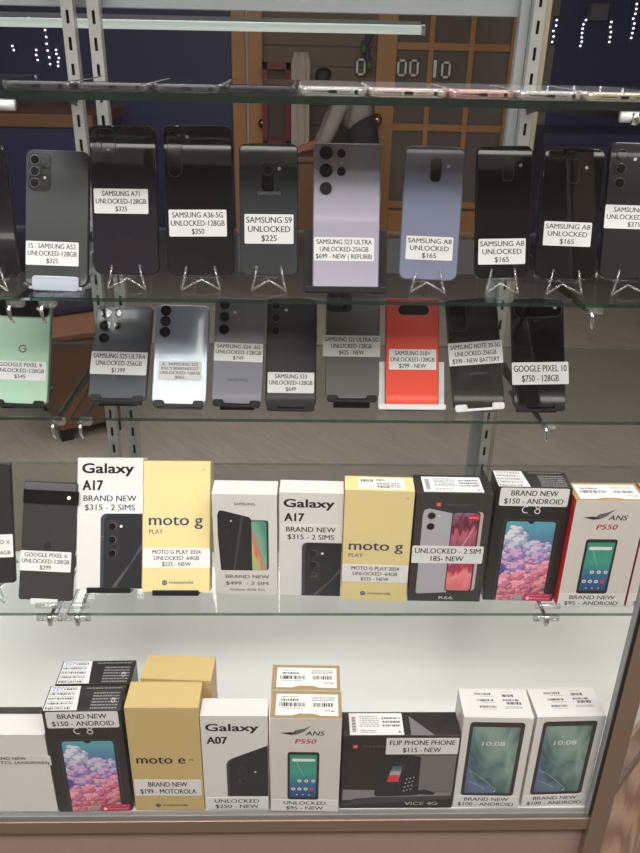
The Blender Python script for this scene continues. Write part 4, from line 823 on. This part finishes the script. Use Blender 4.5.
SLATM = tex_mat('brown_slatwall', slat_b)
NAVY = mat('navy_panel', (30, 35, 86), .5, vary=.1, scale=2)
OAK = mat('orange_oak', (172, 122, 70), .4, vary=.15, scale=6)
DIM = mat('door_glass_dark', (100, 92, 86), .12, vary=.2, scale=1.5)
MAROON = mat('maroon_paint', (110, 24, 34), .4)
CEILM = mat('ceiling_tile', (92, 90, 88), .8); WALLM = mat('warm_white_wall', (196, 188, 176), .8)
WY = 7.0
def X(px, y=WY, py=60): return on_y(px, py, y).x
mb = MB(); mb.box(-3.6, 3.6, -3, 7.3, -.05, 0, FLOORM); struct('floor', mb)
mb = MB(); mb.box(-3.6, 3.6, -3, 7.3, 2.9, 2.95, CEILM); struct('ceiling', mb)
mb = MB(); mb.box(-3.65, -3.55, -3, 7.3, 0, 2.9, WALLM); struct('wall_left', mb)
mb = MB(); mb.box(3.55, 3.65, -3, 7.3, 0, 2.9, WALLM); struct('wall_right', mb)
mb = MB(); mb.box(-3.6, 3.6, -3.1, -3, 0, 2.9, mat('taupe_wall', (150, 142, 134), .8)); struct('wall_front', mb)
mb = MB(); mb.box(-3.6, X(232), WY, WY+.1, 0, 2.9, NAVY); struct('wall_back_left', mb)
mb = MB(); mb.box(X(262), X(376), WY+.02, WY+.1, 0, 2.9, SLATM); struct('wall_back_middle', mb)
mb = MB(); mb.box(X(553), 3.6, WY, WY+.1, 0, 2.9, NAVY); struct('wall_back_right', mb)
mb = MB(); mb.box(X(522), X(553), WY, WY+.1, 0, 2.9, mat('grey_jamb', (118, 112, 104), .6)); struct('trim_1', mb)
# left door: oak stiles of a door leaf seen against the slatwall
root = empty('door_1', Vector((X(246), WY-.02, 0)), 'narrow orange oak door edge left of the bending person', 'door'); root['kind'] = 'structure'
for x0, x1 in ((232, 246), (248, 263)):
    mb = MB(); mb.box(X(x0), X(x1), WY-.06, WY+.02, 0, 2.5, OAK, .01); mb.build('stile', root)
mb = MB(); mb.tube([(X(262), WY-.10, .92), (X(262), WY-.06, .92)], [.035, .02], mat('brass', (200, 160, 80), .25, metal=1), 12); mb.build('door_knob', root)
# right glazed door
root = empty('door_2', Vector((X(450), WY-.02, 0)), 'orange oak glazed door with a grid of panes and a brass knob', 'door'); root['kind'] = 'structure'
x0, x1, x2, x3 = X(376), X(396), X(508), X(521)
zt = on_y(450, 2, WY).z+.3
for a_, b_ in ((x0, x1), (x2, x3)): mb = MB(); mb.box(a_, b_, WY-.05, WY+.03, 0, 2.5, OAK, .008); mb.build('stile', root)
mb = MB(); mb.box(x1, x2, WY-.05, WY+.03, 0, .22, OAK, .008); mb.build('bottom_rail', root); mb = MB(); mb.box(x1, x2, WY-.05, WY+.03, 2.3, 2.5, OAK, .008); mb.build('top_rail', root)
mb = MB(); mb.box(x1, x2, WY-.005, WY+.005, .2, 2.4, DIM); mb.build('door_glass', root)
zz = [on_y(450, y_, WY).z for y_ in (47, 128, 205)]
for px in (430, 470): mb = MB(); mb.box(X(px)-.022, X(px)+.022, WY-.03, WY+.01, .2, 2.4, OAK, .005); mb.build('muntin', root)
for z in zz+[zz[0]+.68]: mb = MB(); mb.box(x1, x2, WY-.028, WY+.008, z-.028, z+.028, OAK, .005); mb.build('muntin', root)
K = on_y(377, 120, WY-.1); BR = MATS['brass']
mb = MB(); mb.tube([(K.x, WY-.05, K.z), (K.x, WY-.08, K.z), (K.x, WY-.10, K.z), (K.x, WY-.13, K.z), (K.x, WY-.145, K.z)], [.05, .02, .035, .04, .015], BR, 14); mb.build('door_knob', root)
# small white framed plates on the door glass and slatwall
for k, (px, py, l) in enumerate(((361, 67, 'white framed plate on the brown slatted wall beside the oak door'), (402, 68, 'white framed plate in the left pane of the oak door'), (414, 68, 'white framed plate right beside another in the left pane of the oak door'), (446, 70, 'white framed plate in the middle pane of the oak door'))):
    q = on_y(px, py, WY-.05); t = tag(MB().build('x'), None) if False else None
    root = empty('wall_plate', Vector((q.x, WY-.04, q.z)), l, 'sign', 'small white framed plates'); y0 = WY-.045
    mb = MB(); w_, h_ = .038, .062
    for (ax, bx, az, bz) in ((-w_, w_, h_-.016, h_), (-w_, w_, -h_, -h_+.016), (-w_, -w_+.016, -h_, h_), (w_-.016, w_, -h_, h_)): mb.box(q.x+ax, q.x+bx, y0, y0+.012, q.z+az, q.z+bz, WHITEP)
    mb.build('frame', root)
q = on_y(435, 69, WY-.05); mb = MB(); mb.box(q.x-.012, q.x+.012, WY-.045, WY-.03, q.z-.065, q.z+.065, WHITEP); tag(mb.build('white_strip'), 'narrow upright white strip on the muntin of the oak door', 'sign')
# maroon frame, white cloth
a_, b_ = on_y(262, 62, 6.8), on_y(292, 134, 6.8)
root = empty('maroon_frame', Vector(((a_.x+b_.x)/2, 6.8, b_.z)), 'dark red display frame beside the hanging white cloth', 'frame')
mb = MB(); mb.box(a_.x, b_.x, 6.84, 6.88, 0, a_.z, mat('dark_board', (66, 48, 44), .6)); mb.build('board', root)
mb = MB(); mb.box(a_.x, b_.x, 6.80, 6.84, a_.z-.05, a_.z, MAROON); mb.box(a_.x, a_.x+.04, 6.80, 6.84, 0, a_.z, MAROON); mb.box(b_.x-.05, b_.x, 6.80, 6.84, 0, a_.z, MAROON); mb.box(a_.x, b_.x, 6.80, 6.84, .75, .8, MAROON); mb.build('frame', root)
a_, b_ = on_y(293, 52, 6.6), on_y(311, 52, 6.6); mb = MB(); n = 14; vs = []; fs = []
for i in range(n+1):
    for j, z in enumerate((.25, .7, 1.1, a_.z-.08, a_.z)):
        x = a_.x+(b_.x-a_.x)*i/n; s_ = .5+.5*(1-abs(2*i/n-1)) if j == 4 else 1
        xm = (a_.x+b_.x)/2; vs.append((xm+(x-xm)*(.75 if j == 4 else 1+.03*j), 6.6+.03*math.sin(i*1.9)*(1.2-.2*j), z))
for i in range(n):
    for j in range(4): fs.append([i*5+j, (i+1)*5+j, (i+1)*5+j+1, i*5+j+1])
mb.add(vs, fs, mat('off_white_cloth', (176, 164, 154), .85), True); o = mb.build('hanging_cloth'); so = o.modifiers.new('s', 'SOLIDIFY'); so.thickness = .01
tag(o, 'off-white cloth hanging in folds left of the bending person', 'cloth')
# low wooden counter the person leans over
# ---- person bending over the counter
SKIN = mat('skin', (170, 112, 88), .55); SHIRT = mat('grey_shirt', (148, 140, 136), .85, vary=.1, scale=10); HAIR = mat('black_hair', (20, 16, 15), .6); TROU = mat('dark_trousers', (36, 34, 38), .85)
hd_ = on_y(321, 84, 6.35); PX, PZ = hd_.x, hd_.z      # head centre
root = empty('person', Vector((PX+.35, 6.5, 0)), 'person in a grey shirt bending forward over the wooden counter', 'person')
def skin(name, verts, edges, m, rootv=0, sub=2):
    inv = parent_world(root).inverted(); me = bpy.data.meshes.new(name); me.from_pydata([tuple(inv @ Vector(v[:3])) for v in verts], edges, []); me.materials.append(m)
    o = bpy.data.objects.new(name, me); C.objects.link(o); o.parent = root
    sk = o.modifiers.new('skin', 'SKIN'); sk.use_smooth_shade = True; layer = me.skin_vertices[0].data
    for i, v in enumerate(verts): layer[i].radius = (v[3], v[4] if len(v) > 4 else v[3])
    layer[rootv].use_root = True; ss = o.modifiers.new('sub', 'SUBSURF'); ss.levels = sub; ss.render_levels = sub; return o
Y = 6.4; hx, hz = PX+.34, .96                          # pelvis
sx_, sz_ = PX+.13, PZ-.12                              # shoulders
def arm(s): return [(sx_+.02, Y+s*.17, sz_-.01, .045), (sx_-.05, Y+s*.20, sz_-.16, .042), (sx_-.10, Y+s*.2, sz_-.27, .036), (sx_-.15, Y+s*.15, sz_-.31, .028), (sx_-.21, Y+s*.10, sz_-.33, .02), (sx_-.25, Y+s*.09, sz_-.34, .024)]
V_ = [(hx, Y, hz, .06, .08), (hx-.08, Y, hz+.12, .06, .08), (sx_+.10, Y, sz_-.06, .07, .10), (sx_, Y, sz_+.0, .07, .10), (sx_-.07, Y, sz_+.04, .042), (PX+.02, Y, PZ+.0, .10, .09), (PX-.035, Y, PZ-.07, .066, .06)]
E_ = [(i, i+1) for i in range(6)]
for s in (-1, 1):
    k = len(V_); V_ += arm(s); E_ += [(3, k)]+[(k+i, k+i+1) for i in range(5)]
    for f_ in range(5):      # fingers
        k2 = len(V_); hh = arm(s)[-1]; dy = (f_-2)*.018
        V_ += [(hh[0]-.035+abs(f_-2)*.006, hh[1]+dy, hh[2]-.004, .009), (hh[0]-.065+abs(f_-2)*.008, hh[1]+dy*1.2, hh[2]-.018, .007)]; E_ += [(k+5, k2), (k2, k2+1)]
    k = len(V_); V_ += [(hx+.02, Y+s*.09, .80, .07), (hx-.01, Y+s*.10, .5, .06), (hx+.03, Y+s*.1, .28, .05), (hx+.03, Y+s*.1, .08, .038), (hx-.10, Y+s*.11, .04, .035)]; E_ += [(0, k)]+[(k+i, k+i+1) for i in range(4)]
_main = root
zc = sz_-.375; cx0, cx1 = sx_-.34, sx_-.02
root = empty('wooden_counter', Vector(((cx0+cx1)/2, Y, 0)), 'small dark wooden counter under the hands of the bending person', 'counter')
mb = MB(); mb.box(cx0, cx1, Y-.25, Y+.12, zc-.04, zc, mat('brown_top', (104, 68, 42), .5), .006); mb.build('counter_top', root)
mb = MB(); mb.box(cx0+.02, cx1-.02, Y-.22, Y+.10, 0, zc-.04, MATS['brown_top'], .004); mb.build('cabinet', root); root = _main
skin('body', V_, E_, SKIN)
V_ = [(hx+.01, Y, hz+.0, .13, .16), (hx-.08, Y, hz+.12, .125, .155), (sx_+.10, Y, sz_-.05, .125, .175), (sx_+.01, Y, sz_+.0, .09, .13)]; E_ = [(0, 1), (1, 2), (2, 3)]
for s in (-1, 1):
    k = len(V_); V_ += [tuple(list(q[:3])+[q[3]*1.45]) for q in arm(s)[:4]]; E_ += [(3, k)]+[(k+i, k+i+1) for i in range(3)]
skin('shirt', V_, E_, SHIRT)
V_ = [(hx+.01, Y, hz-.0, .15, .175), (hx-.05, Y, hz+.09, .13, .16)]; E_ = [(0, 1)]
for s in (-1, 1): k = len(V_); V_ += [(hx+.02, Y+s*.09, .78, .105), (hx-.01, Y+s*.10, .5, .078), (hx+.03, Y+s*.1, .14, .062)]; E_ += [(0, k), (k, k+1), (k+1, k+2)]
skin('trousers', V_, E_, TROU)
V_ = [(PX+.06, Y, PZ+.015, .07, .078), (PX+.02, Y, PZ+.055, .078, .082), (PX-.05, Y, PZ+.035, .045, .065)]; skin('hair', V_, [(0, 1), (1, 2)], HAIR)
mb = MB()
for s in (-1, 1): mb.tube([(PX-.045, Y+s*.026, PZ-.035), (PX-.066, Y+s*.026, PZ-.04)], [.011, .006], HAIR, 8)
mb.build('eyes', root)
mb = MB(); mb.tube([(PX-.05, Y, PZ-.05), (PX-.082, Y, PZ-.08), (PX-.055, Y, PZ-.088)], [.008, .016, .01], SKIN, 8); mb.build('nose', root)
mb = MB()
for s in (-1, 1): mb.tube([(PX+.005, Y+s*.075, PZ-.03), (PX+.012, Y+s*.098, PZ-.03)], [.024, .016], SKIN, 8)
mb.build('ears', root)
for s in (-1, 1):
    mb = MB(); mb.box(hx-.17, hx+.08, Y+s*.11-.045, Y+s*.11+.045, 0.0, .08, HAIR, .02); mb.build('shoe', root)
q = on_y(367, 42, 6.9); mb = MB()
for k in range(5): mb.tube([(q.x+.02*math.sin(k*2.1), 6.9, q.z+.12-.06*k), (q.x+.03*math.cos(k*1.7), 6.86, q.z+.04-.06*k)], [.03, .02], (mat('leaf_green', (60, 100, 50), .6), mat('plum', (64, 60, 96), .6))[k % 2], 8)
tag(mb.build('hanging_keyrings'), 'bunch of green and purple trinkets hanging on the slatted wall', 'trinkets')
# vertical strips of small white lights on the navy panels; left ones imitate reflections
DOT = mat('led_dot', (235, 240, 255), .4, emit=2.5); STRIPM = mat('strip_base', (52, 56, 96), .5)
def led(px, y0, y1, n, lab):
    a_, b_ = on_y(px, y0, WY-.02), on_y(px, y1, WY-.02); root = empty('light_strip', Vector((a_.x, WY-.01, b_.z)), lab, 'light strip', 'strips of small lights on the navy walls')
    mb = MB(); mb.box(a_.x-.02, a_.x+.02, WY-.012, WY, b_.z-.03, a_.z+.03, STRIPM); mb.build('strip_backing', root)
    mb = MB()
    for k in range(n):
        z = b_.z+(a_.z-b_.z)*k/max(1, n-1); x = a_.x+random.uniform(-.01, .01); mb.tube([(x, WY-.013, z), (x, WY-.02, z)], 0.008, DOT, 6)
    mb.build('bulbs', root)
led(585, 20, 46, 7, 'longest strip of white lights at the right, left of the small grey box'); led(612, 22, 42, 5, 'strip of white lights right of the small grey box'); led(637, 4, 38, 8, 'strip of white lights nearest the right picture edge'); led(556, 20, 42, 5, 'faint strip of lights next to the beige post')
led(28, 14, 18, 2, 'pair of dots imitating reflected lights, high on the left navy wall'); led(12, 46, 50, 2, 'pair of dots imitating reflected lights, low at the far left of the navy wall'); led(45, 30, 64, 6, 'strip of white dots imitating reflected lights, left of the slotted posts'); led(57, 50, 66, 5, 'short strip of dots imitating reflected lights between the slotted posts'); led(36, 50, 60, 3, 'short strip of dots imitating reflected lights, low on the left navy wall')
q = on_y(598, 12, WY-.05); mb = MB(); mb.box(q.x-.07, q.x+.07, WY-.1, WY, q.z-.06, q.z+.06, mat('grey_box', (92, 94, 108), .6), .01); tag(mb.build('junction_box'), 'small grey box mounted high on the right navy wall', 'box')
# darker furniture in front of the navy walls: counters with shelves, left and right
def counter(x0, x1, y0, y1, h, lab, m, top):
    root = empty('shop_counter', Vector(((x0+x1)/2, (y0+y1)/2, 0)), lab, 'counter')
    mb = MB(); mb.box(x0, x1, y0, y1, 0, h-.08, m, .004); mb.build('cabinet', root)
    mb = MB(); mb.box(x0-.02, x1+.02, y0-.02, y1+.02, h-.08, h, top, .004); mb.build('counter_top', root)
    mb = MB(); mb.box(x0, x1, y0-.006, y0, 0, .1, BLACK); mb.build('plinth', root)
NAVYD = mat('navy_cabinet', (24, 28, 70), .45)
counter(X(-60, 5.6), X(84, 5.6), 5.6, 6.6, 1.06, 'dark blue counter with brown top far behind the left end of the case', NAVYD, MATS['brown_top'])
counter(X(556, 6.2), X(700, 6.2), 6.2, 6.9, .95, 'dark blue counter far behind the right end of the case', NAVYD, NAVYD)
# wooden box with packets on it, behind the left part of the case
a_, b_ = on_z(28, 452, .0), on_z(112, 400, 0)
root = empty('wooden_crate', Vector((-1.15, 2.8, 0)), 'orange-brown wooden crate on the floor behind the left shelves', 'crate')
BRN = mat('crate_wood', (98, 66, 44), .5, vary=.2, scale=8); cx, cy = on_z(80, 412, .03).x, on_z(80, 412, .03).y
root.location = (cx, cy, 0); R_ = Matrix.Translation((cx, cy, 0)) @ Matrix.Rotation(math.radians(28), 4, 'Z')
mb = MB(R_); mb.box(-.13, .13, -.20, .20, .05, .44, BRN, .01); mb.build('crate_body', root)
mb = MB(R_); mb.box(-.15, .15, -.22, .22, .44, .465, BRN, .006); mb.build('lid', root)
for sx in (-.10, .10):
    for sy in (-.17, .17): mb = MB(R_); mb.box(sx-.025, sx+.025, sy-.025, sy+.025, 0, .05, BLACK); mb.build('foot', root)
PK = mat('silver_packet', (196, 184, 186), .3, metal=.3); NB = mat('navy_fabric', (38, 40, 62), .8)
mb = MB(R_); mb.box(-.14, .13, .02, .20, .466, .56, NB, .03); tag(mb.build('folded_bag'), 'dark navy folded bag lying on the wooden crate', 'bag')
for k, (x_, r_) in enumerate(((-.05, .5), (.07, .35))):
    F_ = R_ @ Matrix.Translation((x_, .13, .562)) @ Matrix.Rotation(r_, 4, 'Z'); mb = MB(F_); mb.box(-.035, .035, -.10, .10, 0, .016, PK, .007); o = mb.build('foil_packet'); tag(o, ('pale shiny packet lying on the navy bag, left one', 'pale shiny packet lying on the navy bag, right one')[k], 'packet', 'shiny packets')
# ------------------------------------------------------------------ lamps
GLOW = mat('diffuser_glow', (255, 250, 240), .5, emit=5)
def fixture(x, y, L, lab, power, wd=.3):
    root = empty('ceiling_light', Vector((x, y, 2.84)), lab, 'lamp', 'fluorescent ceiling lights')
    mb = MB(); mb.box(x-L/2, x+L/2, y-wd, y+wd, 2.86, 2.9, WHITEP, .005); mb.build('housing', root)
    mb = MB(); mb.box(x-L/2+.02, x+L/2-.02, y-wd+.01, y+wd-.01, 2.835, 2.86, GLOW, .004); mb.build('diffuser', root)
    ld = bpy.data.lights.new('ceiling_lamp', 'AREA'); ld.shape = 'RECTANGLE'; ld.size = L-.05; ld.size_y = wd*2-.03; ld.energy = power; ld.color = (1, .90, .78) if x > 1 else (1, .98, .955)
    lo = bpy.data.objects.new('ceiling_lamp', ld); lo.location = (x, y, 2.83); C.objects.link(lo)
for x, y, L, p_, wd, l in ((.0, -2.08, 4.6, 48, .012, 'thin bare row nearest the front wall'), (.0, -.45, 2.4, 62, .3, 'wide panel above the walkway'), (-2.0, -.45, 1.2, 26, .3, 'panel above the walkway, left'), (2.0, -.45, 1.2, 26, .3, 'panel above the walkway, right'), (.0, .45, 2.4, 44, .2, 'panel just before the display case'), (.0, 2.4, 2.4, 13, .3, 'panel just behind the display case'), (.0, 3.4, 2.4, 26, .3, 'panel far back by the doors'), (-2.2, 3.4, 1.2, 12, .3, 'panel far back, left')):
    fixture(x, y, L, 'fluorescent ceiling light, '+l, p_, wd)
w_ = bpy.data.worlds.new('world'); bpy.context.scene.world = w_; w_.use_nodes = True; w_.node_tree.nodes['Background'].inputs[0].default_value = (.6, .62, .65, 1); w_.node_tree.nodes['Background'].inputs[1].default_value = .3
sc_ = bpy.context.scene; sc_.view_settings.view_transform = 'Standard'; sc_.view_settings.look = 'None'; sc_.view_settings.gamma = 1; sc_.view_settings.exposure = -.35
sc_.cycles.max_bounces = 24; sc_.cycles.transparent_max_bounces = 32; sc_.cycles.diffuse_bounces = 4; sc_.cycles.glossy_bounces = 4; sc_.cycles.use_denoising = True; sc_.cycles.sample_clamp_indirect = 5; sc_.cycles.caustics_reflective = False; sc_.cycles.caustics_refractive = False
